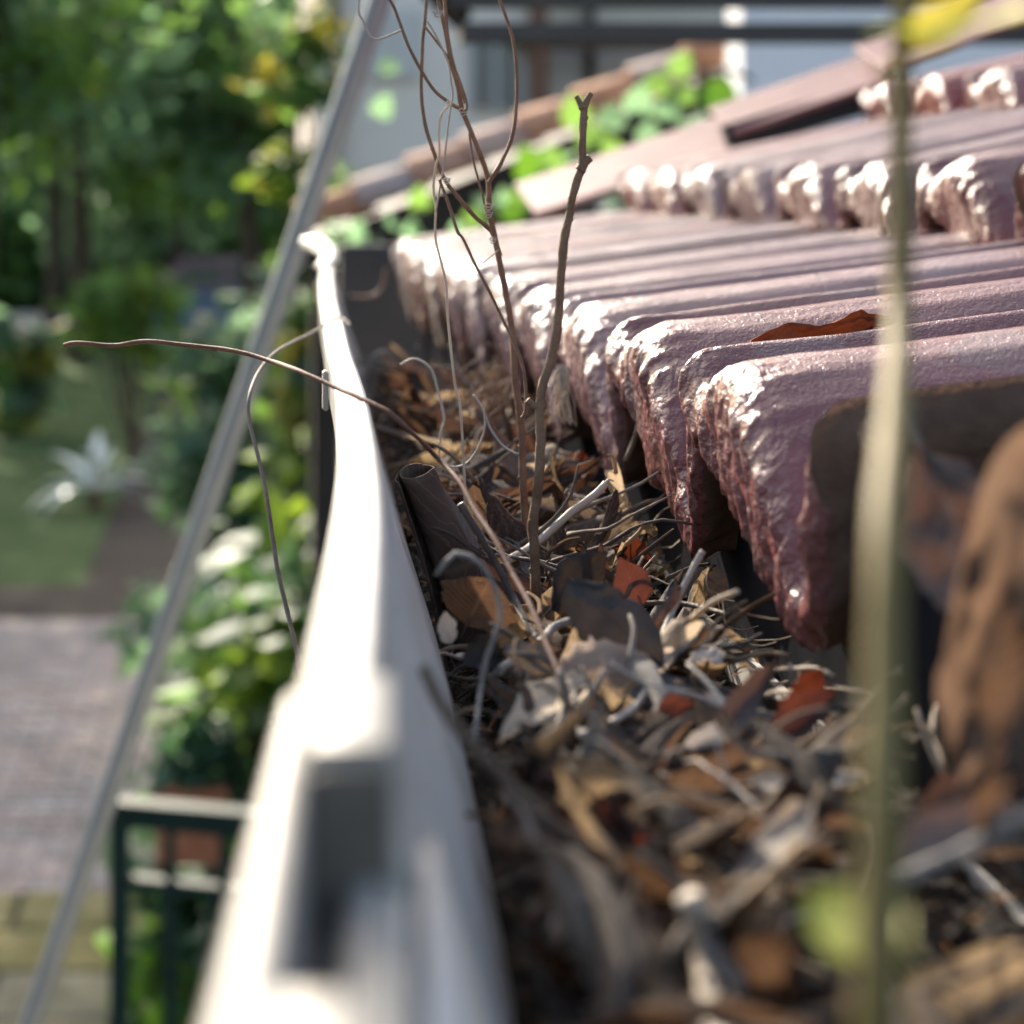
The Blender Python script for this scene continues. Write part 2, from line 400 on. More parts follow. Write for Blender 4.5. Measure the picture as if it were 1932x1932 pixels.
def shrub(name, px, d, w_, h0, h1, label, mats, n, size, seed, spread=.55, ncl=26, cr=.16, group=None):
    x = tx(px, d); e = empty(name, (x, d, GZ)); tag(e, label, 'shrub', group)
    rnd = random.Random(seed)
    zc, rz = (h0 + h1) / 2, (h1 - h0) / 2
    cl = clusters((x, d, zc), w_, w_ * .9, rz, ncl, cr, seed)
    t = MB()
    for c, r in cl[:12]:
        b = Vector((x + rnd.uniform(-.06, .06), d + rnd.uniform(-.06, .06), GZ))
        t.tube([b, b.lerp(c, .5) + Vector((rnd.uniform(-.1, .1), 0, .08)), c], [.016, .011, .005], 6, sub=4)
    t.build('stem', M['bark'], e)
    for i, mname in enumerate(mats):
        v, f = leaf_cloud(cl[i::len(mats)], n // len(mats), size, spread, seed + i)
        obj('foliage', mk('foliage', v, f, M[mname]), e)
    return e
shrub('shrub', 250, 20, .55, -1.5, -.85, 'round bright green shrub in front of the pale path', ['fol_light', 'fol_mid'], 500, .2, 31)
shrub('shrub', 15, 22, .42, -2.5, -1.2, 'dark shrub at the foot of the two slim trunks', ['fol_dark', 'fol_mid', 'fol_yellow'], 900, .2, 32)
shrub('shrub', 572, 8.2, .13, -1.5, 1.1, 'tall shrub with yellow green leaves beside the grey house wall', ['fol_light', 'fol_yellow', 'fol_mid', 'fol_blue'], 800, .10, 33, cr=.09, ncl=30)
shrub('shrub', 560, 9.5, .65, -2.2, -.45, 'dense blue green shrub behind the gutter end', ['fol_blue', 'fol_mid', 'fol_dark'], 3000, .13, 34)
shrub('shrub', 545, 6.6, .42, -2.4, -1.0, 'dark leafy shrub below the white gutter rim', ['fol_dark', 'fol_mid', 'fol_blue'], 2400, .11, 35)
shrub('shrub', 520, 5.6, .22, -2.0, -.72, 'bright lobed leaf shrub beside the hanging twig', ['fol_vine', 'fol_blue', 'fol_light'], 420, .12, 36, cr=.12)
shrub('shrub', 470, 6.0, .30, -2.15, -1.12, 'light green shrub just above the terracotta planter', ['fol_blue', 'fol_vine', 'fol_mid'], 560, .12, 37, cr=.11)
shrub('shrub', 400, 5.9, .26, -2.6, -1.75, 'leafy plant seen through the bars of the green railing', ['fol_blue', 'fol_vine', 'fol_mid'], 420, .13, 38, cr=.1)

# yucca with arching silver leaves
yx, yd = tx(178, 17.0), 17.0
e = empty('yucca', (yx, yd, GZ)); tag(e, 'silvery yucca with arching strap leaves on the dark soil', 'plant')
MB().tube([(yx, yd, GZ), (yx + .01, yd, GZ + .09), (yx, yd, GZ + .17)], [.07, .06, .05], 9, sub=3).build('stem', M['bark'], e)
for i in range(17):
    a = i * 2.399 + .3; el = [.35, .6, .95, 1.25][i % 4]; Ls = U(.55, .8)
    v = []; f = []
    p = Vector((yx, yd, GZ + .16)); hd = Vector((cos(a), sin(a), 0)); sd = Vector((-sin(a), cos(a), 0))
    for s in range(9):
        t = s / 8; ang = el - t * 1.5
        wd = .045 * (sin(pi * min(1, t * .9 + .12))) ** .7 * (1 - t ** 4)
        v += [p + sd * wd, p + Vector((0, 0, -.006)), p - sd * wd]
        p = p + (hd * cos(ang) + Vector((0, 0, sin(ang)))) * (Ls / 8)
    for s in range(8):
        for j in range(2): f.append((s * 3 + j, s * 3 + j + 1, s * 3 + 4 + j, s * 3 + 3 + j))
    obj('leaf', mk('leaf', v, f, M['silver']), e)

# parked car far off, mostly hidden
cx, cy = tx(400, 34.5), 34.5
e = empty('parked_car', (cx, cy, GZ)); tag(e, 'blue car with mauve roof parked beyond the shrubs', 'car')
def prism(prof, y0, y1):
    n = len(prof); v = [(x, y0, z) for x, z in prof] + [(x, y1, z) for x, z in prof]
    f = [tuple(range(n)), tuple(range(2 * n - 1, n - 1, -1))] + [(i, n + i, n + (i + 1) % n, (i + 1) % n) for i in range(n)]
    return v, f
def car_part(name, prof, y0, y1, m):
    v, f = prism(prof, y0, y1); v = [(cx + a, cy + b, GZ + c) for a, b, c in v]
    return obj(name, mk(name, v, f, M[m], smooth=False), e)
car_part('body', [(-1.95, .3), (-1.95, .75), (-1.2, .92), (1.5, .95), (1.98, .8), (1.98, .3)], -.82, .82, 'carblue')
car_part('cabin', [(-1.0, .93), (-.45, 1.4), (.95, 1.42), (1.5, .955)], -.74, .74, 'carroof')
car_part('window', [(-.75, .98), (-.38, 1.33), (.2, 1.34), (.2, .98)], -.748, -.742, 'glass')
car_part('window', [(.28, .98), (.28, 1.34), (.85, 1.34), (1.25, .98)], -.748, -.742, 'glass')
for wx in (-1.25, 1.2):
    for s in (-1, 1):
        t = MB(); t.tube([(cx + wx, cy + s * .62, GZ + .31), (cx + wx, cy + s * .86, GZ + .31)], .31, 18)
        wh = t.build('wheel', M['rubber'], e)
        t = MB(); t.tube([(cx + wx, cy + s * .865, GZ + .31), (cx + wx, cy + s * .88, GZ + .31)], .19, 14)
        q = t.build('rim', M['alu'], wh); q.location = (0, 0, 0)

# green railing
e = empty('metal_railing', B(223, 1540, 4.7)); tag(e, 'dark green metal railing at lower left beside the yard', 'railing')
e.location.z = GZ
zr = B(223, 1520, 4.7).z
x0 = B(208, 0, 4.7).x
def ry(x): return 4.7 - (x - x0) * .30
def bar(name, xa, xb, za, zb, ya, yb, bev=.004, m='railgreen'):
    return MB().box((xa, ya, za), (xb, yb, zb), bev=bev).build(name, M[m], e, smooth=False)
bar('post', x0, x0 + .042, GZ, zr - .008, 4.68, 4.722)
v = []
rail = MB()
for (za, zb, d0, d1, nm) in ((zr - .006, zr + .016, -.03, .03, 'top_rail'), (zr - .042, zr - .008, -.012, .012, 'upper_rail'), (zr - .175, zr - .15, -.02, .02, 'middle_rail'), (GZ + .1, GZ + .13, -.015, .015, 'bottom_rail')):
    xs = x0 + (.0 if nm == 'top_rail' else .043); xe = x0 + 1.3
    vv = []
    for x in (xs, xe):
        for dy in (d0, d1):
            for z in (za, zb): vv.append((x - (.003 if nm == 'top_rail' and x == xs else 0), ry(x) + dy, z))
    ff = [(0, 1, 3, 2), (4, 6, 7, 5), (0, 4, 5, 1), (2, 3, 7, 6), (1, 5, 7, 3), (0, 2, 6, 4)]
    obj(nm, mk(nm, vv, ff, M['railgreen'], smooth=False), e)
for i in range(1, 11):
    x = x0 + .015 + i * .118
    bar('baluster', x - .011, x + .011, GZ + .131, zr - .043, ry(x) - .009, ry(x) + .009, .003)

# terracotta planter on a stand behind the railing
pa, pb = B(287, 1515, 5.4), B(432, 1515, 5.4)
e = empty('planter', (0, 0, 0)); e.location = ((pa.x + pb.x) / 2, 5.4, GZ); tag(e, 'long terracotta planter trough behind the green railing', 'planter')
zc = pa.z
MB().box((pa.x + .012, 5.33, zc - .14), (pb.x - .012, 5.47, zc + .02), bev=.008).build('trough', M['terracotta'], e, smooth=False)
MB().box((pa.x, 5.315, zc + .021), (pb.x, 5.485, zc + .055), bev=.008).build('rim', M['terracotta'], e, smooth=False)
for sx in (pa.x + .03, pb.x - .06):
    MB().box((sx, 5.34, GZ), (sx + .03, 5.46, zc - .141), bev=.003).build('stand_leg', M['railgreen'], e, smooth=False)
v, f = leaf_cloud([(Vector((U(pa.x + .05, pb.x - .02), 5.4, zc + U(.07, .2))), .05) for i in range(12)], 130, .09, .6, 77)
tag(obj('planter_greens', mk('planter_greens', v, f, M['fol_blue'])), 'sparse pale green leaves growing in the terracotta trough', 'plant')

# leaning aluminium pole
a, b = B(58, 1932, 2.35), B(716, 0, 2.0)
dv = (b - a)
foot = a + dv * ((GZ - a.z) / dv.z); head = b + dv * .55
e = empty('leaning_pole', foot); tag(e, 'grey aluminium pole leaning diagonally past the gutter from the ground', 'pole')
MB().tube([foot + dv.normalized() * .03, a, b, head], .0118, 20).build('shaft', M['alu'], e)
MB().tube([foot, foot + dv.normalized() * .05], .017, 16).build('rubber_foot', M['rubber'], e)
MB().tube([head - dv.normalized() * .01, head + dv.normalized() * .02], .016, 16).build('end_cap', M['rubber'], e)

# ------------------------------------------------------------------ neighbouring buildings
HY = 9.0
def wx(px, d=HY): return tx(px, d)
def wz(py, d=HY): return -(py - AY) * d / (F * S)
e = empty('neighbour_house', (2, HY, GZ)); tag(e, 'pale grey and cream house behind the terracotta roof edge', 'house')
def hb(name, xa, xb, ya, yb, za, zb, m, par=e, bev=0):
    o = MB().box((xa, ya, za), (xb, yb, zb), bev=bev).build(name, M[m], None, smooth=False)
    o.parent = par
    L = par.location if par.parent is None else (par.parent.location * 0)
    o.location = -par.location if par.parent is None else (0, 0, 0)
    return o
hb('wall', wx(596), wx(1010), HY, HY + 3, GZ, 3.2, 'wallgrey')
hb('wall', wx(1010) + .002, 5.5, HY + .35, HY + 3, GZ, 3.2, 'cream')
hb('post', wx(998), wx(1028), HY - .1, HY - .004, wz(420), 3.0, 'woodbrown')
hb('eave_beam', wx(960), wx(1300), HY - .12, HY + .2, wz(90), wz(66), 'woodbrown')
wn = hb('window', wx(880), wx(985), HY - .03, HY - .004, wz(210), wz(70), 'shutter')
hb('pane', wx(890), wx(930), HY - .036, HY - .032, wz(205), wz(78), 'glass', wn)
hb('pane', wx(938), wx(978), HY - .036, HY - .032, wz(205), wz(78), 'glass', wn)
wn = hb('window', wx(690), wx(790), HY - .03, HY - .004, wz(150), wz(20), 'shutter')
hb('pane', wx(700), wx(736), HY - .036, HY - .032, wz(145), wz(26), 'shutter', wn)
hb('pane', wx(744), wx(782), HY - .036, HY - .032, wz(145), wz(26), 'shutter', wn)
hb('downpipe', wx(1108, 9.3), wx(1122, 9.3), HY + .28, HY + .345, GZ, 3, 'darkmetal', bev=.01)
hb('shutter', wx(1040, 9.3), wx(1100, 9.3), HY + .31, HY + .346, wz(190), wz(85), 'shutter')
hb('downpipe', wx(600), wx(612), HY - .07, HY - .004, GZ, 3, 'shutter', bev=.01)
hb('downpipe', wx(626), wx(640), HY - .07, HY - .004, GZ, 3, 'woodbrown', bev=.01)

e = empty('white_outbuilding', (wx(1800, 4.6), 4.6, GZ)); tag(e, 'white rendered wall above the far end of the maroon roof', 'building')
o = MB().box((wx(1400, 4.6), 4.6, GZ), (wx(2500, 4.6), 4.75, wz(-40, 4.6))).build('wall', M['wallwhite'], e, smooth=False)
MB().box((wx(1392, 4.6), 4.58, wz(-40, 4.6) + .002), (wx(2510, 4.6), 4.8, wz(-70, 4.6)), bev=.01).build('coping', M['shutter'], e, smooth=False)

# sloping terracotta roof edge of the shed behind
d = 5.0
A_, B_ = B(575, 432, d), B(1420, 88, d)
e = empty('shed_roof', (A_.x, d, GZ)); tag(e, 'weathered terracotta tiled shed roof edge sloping up to the right', 'roof')
dv = (B_ - A_); Ln = dv.length; ux = dv.normalized(); ang = math.atan2(ux.z, ux.x)
RM = Matrix.Translation(A_) @ Matrix.Rotation(-ang, 4, 'Y')
MB().box((-.03, .02, -.19), (Ln + .6, .05, -.035), RM).build('barge_board', M['darkwood'], e, smooth=False)
MB().box((0, .06, -.05), (Ln + .6, 1.6, -.036), RM).build('roof_deck', M['darkwood'], e, smooth=False)
nt_ = 10
for i in range(nt_):
    L0 = i * Ln / 8; v = []; f = []
    for s in range(2):
        for j in range(9):
            a = pi * j / 8; r = .058 + (.008 if s == 0 else 0)
            v.append(RM @ Vector((L0 + s * (Ln / 8 + .03), .05 - cos(a) * r, sin(a) * r - .022 + (.012 if s == 0 else 0))))
    for j in range(8): f.append((j, j + 1, 10 + j, 9 + j))
    me = mk('verge_tile', v, f, M['oldtile']); o = obj('verge_tile', me, e)
    md = o.modifiers.new('t', 'SOLIDIFY'); md.thickness = .012
MB().box((A_.x + .02, d + .07, GZ), (A_.x + .1, d + .17, A_.z - .03)).build('corner_post', M['darkwood'], e, smooth=False)
MB().box((B_.x - .1, d + .07, GZ), (B_.x, d + .17, B_.z - .06)).build('corner_post', M['darkwood'], e, smooth=False)
MB().box((A_.x + .12, d + .2, GZ), (B_.x + .5, d + .3, wz(395, 5.2))).build('wall', M['darkwood'], e, smooth=False)

# dark steel pergola beams across the top
e = empty('pergola', (wx(1900, 3.2), 3.2, GZ)); tag(e, 'dark steel pergola beams crossing the top of the view', 'pergola')
d = 3.2
MB().box((wx(868, d), d, wz(80, d)), (wx(2500, d), d + .05, wz(42, d)), bev=.002).build('beam', M['darkmetal'], e, smooth=False)
MB().box((wx(850, d), d, wz(13, d)), (wx(2500, d), d + .05, wz(-50, d)), bev=.002).build('beam', M['darkmetal'], e, smooth=False)
MB().box((wx(2420, d), d - .02, GZ), (wx(2420, d) + .06, d - .003, wz(-50, d)), bev=.002).build('post', M['darkmetal'], e, smooth=False)
p0, p1 = B(880, 40, 3.2), B(640, -190, 3.26)
MB().tube([p0 + Vector((0, .025, 0)), p1], .018, 4).build('brace', M['darkmetal'], e)
for px in ():
    MB().box((wx(px, d), d + .012, wz(46, d) + .001), (wx(px, d) + .012, d + .038, wz(8, d) - .001)).build('spacer', M['darkmetal'], e, smooth=False)

# vine growing over the shed roof
e = empty('climbing_vine', B(1200, 400, 4.1)); tag(e, 'climbing vine with broad bright green leaves above the maroon roof', 'vine')
M_v = M['fol_vine']
def broad_leaf(c, s, n, u, m, parent, name='leaf'):
    n = n.normalized(); u = (u - n * u.dot(n)).normalized(); r = n.cross(u)
    prof = [(0, 0), (.32, -.06), (.47, .18), (.45, .45), (.27, .75), (0, 1.02)]
    v = []; f = []
    for x, y in prof: v.append(c + r * x * s + u * y * s + n * s * .10 * x)
    for x, y in prof: v.append(c - r * x * s + u * y * s + n * s * .10 * x)
    mid = [c + u * y * s for x, y in prof]; b = len(v); v += mid
    for i in range(5):
        f += [(i, i + 1, b + i + 1, b + i), (6 + i + 1, 6 + i, b + i, b + i + 1)]
    return obj(name, mk(name, v, f, m), parent)
vp = [B(930, 410, 4.1), B(1010, 380, 4.1), B(1080, 300, 4.1), B(1150, 250, 4.05), B(1240, 190, 4.1), B(1340, 130, 4.15), B(1420, 150, 4.2)]
MB().tube(vp, .005, 6, sub=4).build('stem', M['bark'], e)
for (px, py, s, m) in ((1345, 170, 88, 'fol_vine'), (1235, 150, 60, 'fol_mid'), (1200, 190, 60, 'fol_dark'), (1150, 215, 64, 'fol_dark'), (1250, 205, 50, 'fol_dark'),
                       (1120, 250, 60, 'fol_mid'), (1165, 285, 60, 'fol_mid'), (1010, 310, 70, 'fol_vine'), (1045, 300, 55, 'fol_mid'), (960, 395, 50, 'fol_vine'),
                       (980, 375, 44, 'fol_mid'), (1220, 250, 50, 'fol_dark'), (1090, 210, 60, 'fol_mid'), (900, 410, 44, 'fol_mid'), (790, 375, 46, 'fol_mid'), (735, 120, 44, 'fol_dark'), (715, 200, 48, 'fol_dark'), (1290, 175, 48, 'fol_mid'), (1275, 120, 50, 'fol_mid')):
    d = 4.05 + U(-.06, .1)
    c = B(px, py + s * .4, d); sz = s * d / (F * S)
    broad_leaf(c, sz, Vector((U(-.4, .2), -1, U(.0, .9))), Vector((U(-.5, .6), 0, 1)), M[m], e)
v, f = leaf_cloud([(B(U(880, 1300), 0, 4.5) * 1 + Vector((0, 0, -.0)), .08) for i in range(1)], 0, .1, .5, 5)
tag_v = None
shx = tx(1130, 4.55)
vv, ff = leaf_cloud([(B(px, py, 4.6), .05) for px, py in ((1080, 330), (1160, 300), (1000, 400), (1240, 250), (1130, 360), (900, 440), (720, 440), (680, 420), (820, 430), (1300, 210))], 26, .08, .8, 6)
tag(obj('ivy', mk('ivy', vv, ff, M['fol_dark'])), 'small leaved ivy under the terracotta roof edge', 'ivy')

# dark board beyond the gutter's far end
o = MB().box((B(642, 0, 2.25).x, 2.25, GZ), (B(900, 0, 2.25).x, 2.28, B(0, 462, 2.25).z), bev=.004).build('dark_board', M['slate'], smooth=False)
tag(o, 'dark slate grey board wall beyond the far end of the gutter', 'wall')

# ------------------------------------------------------------------ gutter
LIPZ = -.0581
_lip = [(.10, -.006), (.217, -.0015), (.30, .0038), (.373, .0074), (.432, .0109), (.50, .0141), (.576, .0177), (.698, .0217), (.863, .0259), (1.064, .0288), (1.215, .0320),
        (1.507, .0374), (1.86, .0460), (2.05, .0515), (2.2, .0560)]
def XL(k):
    if k <= _lip[0][0]: return _lip[0][1]
    for (a, xa), (b, xb) in zip(_lip, _lip[1:]):
        if k <= b: return xa + (xb - xa) * (k - a) / (b - a)
    return _lip[-1][1]
def XLs(k):
    return sum(XL(k + d) for d in (-.06, -.03, 0, .03, .06)) / 5
WALL = [(0, .0085), (-.004, .0085), (-.020, .0125), (-.045, .0195), (-.0665, .0275), (-.100, .035), (-.112, .046)]
def wall_x(y, z):
    k = y / DF; dz = z - LIPZ; x0_ = XLs(k)
    for (a, xa), (b, xb) in zip(WALL, WALL[1:]):
        if dz >= b: return x0_ + xa + (xb - xa) * (dz - a) / (b - a)
    return x0_ + .046
BACK = .1490
g = empty('gutter', (0.08, .7, LIPZ - .115)); tag(g, 'white plastic rain gutter along the eaves filled with dead leaves', 'gutter')
def sweep(k0, k1, n, top, name):
    mb = MB(); rows = []
    for i in range(n + 1):
        k = k0 + (k1 - k0) * i / n; y = k * DF; x = XLs(k)
        sec = [(x, LIPZ + top - .0012), (x + .0012, LIPZ + top)]
        for (dz, dx) in WALL:
            if dz >= top - .001: 
                if dz == 0 : sec += [(x + dx - .001, LIPZ + top), (x + dx, LIPZ + top - .001)]
                continue
            sec.append((x + dx, LIPZ + dz))
        sec += [(BACK - .008, LIPZ - .113), (BACK, LIPZ - .105), (BACK, LIPZ - .083), (BACK + .0025, LIPZ - .083), (BACK + .0025, LIPZ - .108), (BACK - .006, LIPZ - .1155),
                (x + .048, LIPZ - .115), (x + .036, LIPZ - .105), (x + .027, LIPZ - .075), (x + .0165, LIPZ - .045), (x + .0095, LIPZ - .022), (x + .002, LIPZ - .016), (x, LIPZ - .013)]
        rows.append([Vector((a, y, b)) for a, b in sec])
    m = len(rows[0]); v = [p for r in rows for p in r]; f = []
    for i in range(n):
        for j in range(m): f.append((i * m + j, i * m + (j + 1) % m, (i + 1) * m + (j + 1) % m, (i + 1) * m + j))
    f.append(tuple(range(m - 1, -1, -1))); f.append(tuple(n * m + j for j in range(m)))
    o = obj(name, mk(name, v, f, M['pvc'], smooth=True), g)
    md = o.modifiers.new('e', 'EDGE_SPLIT'); md.split_angle = radians(38)
    return o
sweep(.335, 2.2, 90, 0, 'trough')
sweep(.10, .334, 12, -.0185, 'trough')
# twisted loose end of the rim
top_e = [(618, 499), (632, 488), (636, 478), (632, 466), (620, 456), (602, 449), (585, 447), (568, 450)]
bot_e = [(594, 502), (603, 494), (606, 486), (604, 479), (597, 473), (588, 469), (577, 466), (564, 463)]
v = []; f = []
ks = [2.12, 2.2, 2.28, 2.36, 2.42, 2.48, 2.52, 2.55]
tp, _ = smooth_path([P(*p, k) for p, k in zip(top_e, ks)], [0] * 8, 4); bt, _ = smooth_path([P(*p, k) for p, k in zip(bot_e, ks)], [0] * 8, 4)
for a, b in zip(tp, bt):
    nn = Vector((.15, .8, -.6)) * .005
    mid = (a + b) / 2 + Vector((0, -.5, .5)) * .0015
    v += [a, mid, b, b + nn, a + nn]
for i in range(len(tp) - 1):
    for j in range(5): f.append((i * 5 + j, i * 5 + (j + 1) % 5, i * 5 + 5 + (j + 1) % 5, i * 5 + 5 + j))
f.append((0, 1, 2, 3, 4)); f.append(tuple(len(v) - 1 - i for i in range(5)))
obj('loose_rim_end', mk('loose_rim_end', v, f, M['pvc']), g)
# union clip near the camera
def XU(k): return .0042 + .0507 * (k - .346)
def strip(name, k0, k1, xa, xb, za, zb, n=8, par=g, m='union', bev=.0008):
    v = []; f = []
    for i in range(n + 1):
        k = k0 + (k1 - k0) * i / n; y = k * DF
        a, b = XU(k) + xa, XU(k) + xb
        v += [(a, y, za), (a, y, zb - bev), (a + bev, y, zb), (b - bev, y, zb), (b, y, zb - bev), (b, y, za)]
    for i in range(n):
        for j in range(6): f.append((i * 6 + j, i * 6 + (j + 1) % 6, i * 6 + 6 + (j + 1) % 6, i * 6 + 6 + j))
    f.append((5, 4, 3, 2, 1, 0)); f.append(tuple(n * 6 + j for j in range(6)))
    o = obj(name, mk(name, v, f, M[m]), None); o.parent = par
    o.location = -g.location if par is g else (0, 0, 0)
    md = o.modifiers.new('e', 'EDGE_SPLIT'); md.split_angle = radians(50)
    return o
un = strip('union_rim', .10, .345, .0005, .0040, LIPZ - .03, LIPZ)
strip('clip_cap', .308, .352, .0043, .0128, LIPZ - .021, LIPZ + .0012, 4)
strip('clip_cap', .150, .212, .0043, .0122, LIPZ - .021, LIPZ + .0012, 4)
strip('channel_floor', .10, .307, .0085, .0119, LIPZ - .03, LIPZ - .0115)
strip('channel_groove', .10, .307, .0043, .0084, LIPZ - .03, LIPZ - .0150, m='grime_shade')
strip('channel_back', .3035, .3075, .0044, .0126, LIPZ - .03, LIPZ - .0005, 1, m='grime_shade')  # dark sheet over the cap front, carrying its shade as colour
strip('union_ridge', .10, .307, .0120, .0132, LIPZ - .02, LIPZ - .0125)
# liner of the union against the inner wall and round the floor
mb = MB(); rows = []
for i in range(7):
    k = .2 + (.36 - .2) * i / 6; y = k * DF; x = XLs(k)
    rows.append([Vector((x + dx + .0022, y, LIPZ + dz)) for dz, dx in WALL[2:]] + [Vector((x + .06, y, LIPZ - .1095)), Vector((BACK - .012, y, LIPZ - .1095)), Vector((BACK - .003, y, LIPZ - .1))])
v = [p for r in rows for p in r]; m_ = len(rows[0])
f = [(i * m_ + j, i * m_ + j + 1, (i + 1) * m_ + j + 1, (i + 1) * m_ + j) for i in range(6) for j in range(m_ - 1)]
o = obj('union_liner', mk('union_liner', v, f, M['pvc']), g); md = o.modifiers.new('s', 'SOLIDIFY'); md.thickness = .0018; md.offset = 0
for kk in (.995, 1.9):
    y = kk * DF; x = XLs(kk)
    mb = MB(); mb.box((x - .0022, y - .003, LIPZ - .016), (x - .0003, y + .003, LIPZ - .003), bev=.0006)
    mb.build('bracket', M['twig_pale'], g, smooth=False)
# fascia
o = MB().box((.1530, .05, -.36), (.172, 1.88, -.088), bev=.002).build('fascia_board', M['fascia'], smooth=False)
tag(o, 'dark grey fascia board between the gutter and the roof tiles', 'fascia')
o = MB().box((.1735, .05, -2.6), (.60, 1.86, -.20)).build('house_wall', M['wallgrey'], smooth=False)
tag(o, 'rendered house wall under the eaves behind the gutter', 'wall')

# ------------------------------------------------------------------ roof tiles
PITCH = .20 * DF
CREST0 = .825
prof = [(0, 0), (.10, -.001), (.20, -.005), (.28, -.009), (.32, -.0085), (.355, -.004), (.39, -.0002), (.415, -.002), (.445, -.011), (.50, -.025), (.555, -.041), (.60, -.0525), (.635, -.047), (.70, -.034), (.78, -.020), (.86, -.0095), (.93, -.003), (1, 0)]
def prof_z(u):
    u = u % 1.0
    for (a, za), (b, zb) in zip(prof, prof[1:]):
        if u <= b:
            t = (u - a) / (b - a); return za + (zb - za) * t
    return 0
def prof_s(u): return sum(prof_z(u + d) for d in (-.012, -.006, 0, .006, .012)) / 5
skirt = [(0, -.050), (.06, -.045), (.12, -.040), (.20, -.033), (.28, -.0275), (.34, -.0255), (.40, -.0285), (.45, -.039), (.50, -.052), (.55, -.061), (.60, -.0675), (.66, -.0655), (.74, -.062), (.82, -.0585), (.90, -.055), (1, -.050)]
def skirt_z(u):
    u = u % 1.0
    for (a, za), (b, zb) in zip(skirt, skirt[1:]):
        if u <= b: return za + (zb - za) * (u - a) / (b - a)
    return -.05
def tile_mesh(seed, length, front=True):
    nu = 120
    xs_top = [length, length * .8, length * .6, length * .42, length * .28, length * .18, .034, .022, .014]
    v = []; f = []
    mi = []
    rows_per = None
    for i in range(nu + 1):
        u = .405 + i / nu
        z0_ = prof_s(u); y = (u - 1.0) * PITCH
        trough = max(0, -z0_ / .052)
        th = z0_ - (skirt_z(u) + .0035 * noise.noise(Vector((u * 9, seed * 4.4, 0))))
        r = .0125
        path = [(x, 0) for x in xs_top]
        for q in range(1, 7):
            a = pi / 2 * q / 6
            path.append((r - r * sin(a), -r + r * cos(a)))
        path += [(0.0, -r - .25 * (th - r)), (.0, -r - .5 * (th - r)), (.0003, -r - .75 * (th - r)), (.0008, -th * .95), (.004, -th), (.009, -th + .002), (.014, -max(.0155, th * .5)), (.03, -.0155), (length, -.0145)]
        if rows_per is None: rows_per = len(path)
        for (x, dz) in path:
            q = Vector((x * 60 + seed * 9.1, y * 60, (z0_ + dz) * 60))
            near = max(0.0, 1 - x / .03)
            amp = .0004 + .0013 * near
            n1 = noise.noise(q * 1.6) * amp + noise.noise(q * 5.2) * amp * .75 + noise.noise(q * .4) * .0008
            n2 = noise.noise(q * 1.3 + Vector((9, 9, 9))) * amp * 1.2 + noise.noise(Vector((q.x, q.y * 4.1, q.z * 2.2)) + Vector((5, 0, 2))) * amp * 1.1
            zz = z0_ + dz + n1
            if near > .5 and dz < -.012: zz += noise.noise(Vector((y * 330, seed * 5, 1))) * .0022
            v.append((x + n2, y, zz))
    m = rows_per
    for i in range(nu):
        for j in range(m):
            f.append((i * m + j, i * m + (j + 1) % m, (i + 1) * m + (j + 1) % m, (i + 1) * m + j)); mi.append(1 if j >= m - 5 else 0)
    f.append(tuple(range(m - 1, -1, -1))); f.append(tuple(nu * m + j for j in range(m))); mi += [1, 1]
    me = mk('roof_tile', v, f, M['tile']); me.materials.append(M['biscuit']); me.polygons.foreach_set('material_index', mi)
    return me
roof = empty('tiled_roof', (.6, 1.0, -.2)); tag(roof, 'maroon glazed tile roof with rounded rolls sloping up to the right', 'roof')
tms = [tile_mesh(s, .262) for s in range(4)]
courses = [(.130, -.0494, .128), (.330, .0099, .215), (.545, .0845, .225), (.760, .162, .235), (.975, .242, .235)]
for ci, (cx_, cz_, slope) in enumerate(courses):
    for n in range(0, 10):
        k = CREST0 + .20 * n
        if k > 2.66 or k < .1: continue
        o = obj('roof_tile', tms[(n * 3 + ci * 2) % 4], roof)
        o.location = Vector((cx_ + U(-.002, .002), k * DF, cz_ + U(-.0008, .0008))) - roof.location
        o.rotation_euler = (U(-.004, .004), -math.atan(slope), U(-.004, .004))
# underlay sheet
v = [(.16, .05, -.098), (.16, 1.84, -.098), (.36, .05, -.065), (.36, 1.84, -.065), (1.4, .05, .18), (1.4, 1.84, .18)]
obj('underlay', mk('underlay', v, [(0, 2, 3, 1), (2, 4, 5, 3)], M['underlay'], smooth=False), roof)
# verge caps along the far end
def slab(name, a, b, wd, tilt, th, m, ext=0):
    u_ = (b - a).normalized(); c_ = Vector((0, cos(tilt), sin(tilt))); c_ = (c_ - u_ * c_.dot(u_)).normalized(); n_ = c_.cross(u_) * -1
    if n_.z < 0: n_ = -n_
    Mx = Matrix((u_, c_, n_)).transposed().to_4x4(); Mx.translation = a
    return MB().box((0, 0, -th), ((b - a).length + ext, wd, 0), Mx, bev=.001).build(name, M[m], roof, smooth=False)
slab('verge_cap', P(1010, 402, 2.74), P(1445, 258, 2.74), .085, .36, .006, 'verge')
slab('verge_cap', P(1385, 248, 2.72), P(1700, 140, 2.72), .075, .36, .006, 'verge')
slab('verge_cap', P(1670, 128, 2.70), P(2000, 12, 2.70), .075, .36, .006, 'verge')
slab('verge_hollow_shade', P(1380, 288, 2.73), P(1660, 205, 2.73), .026, 1.45, .014, 'underlay')  # dark strip standing in for the shaded hollow under the raised cap

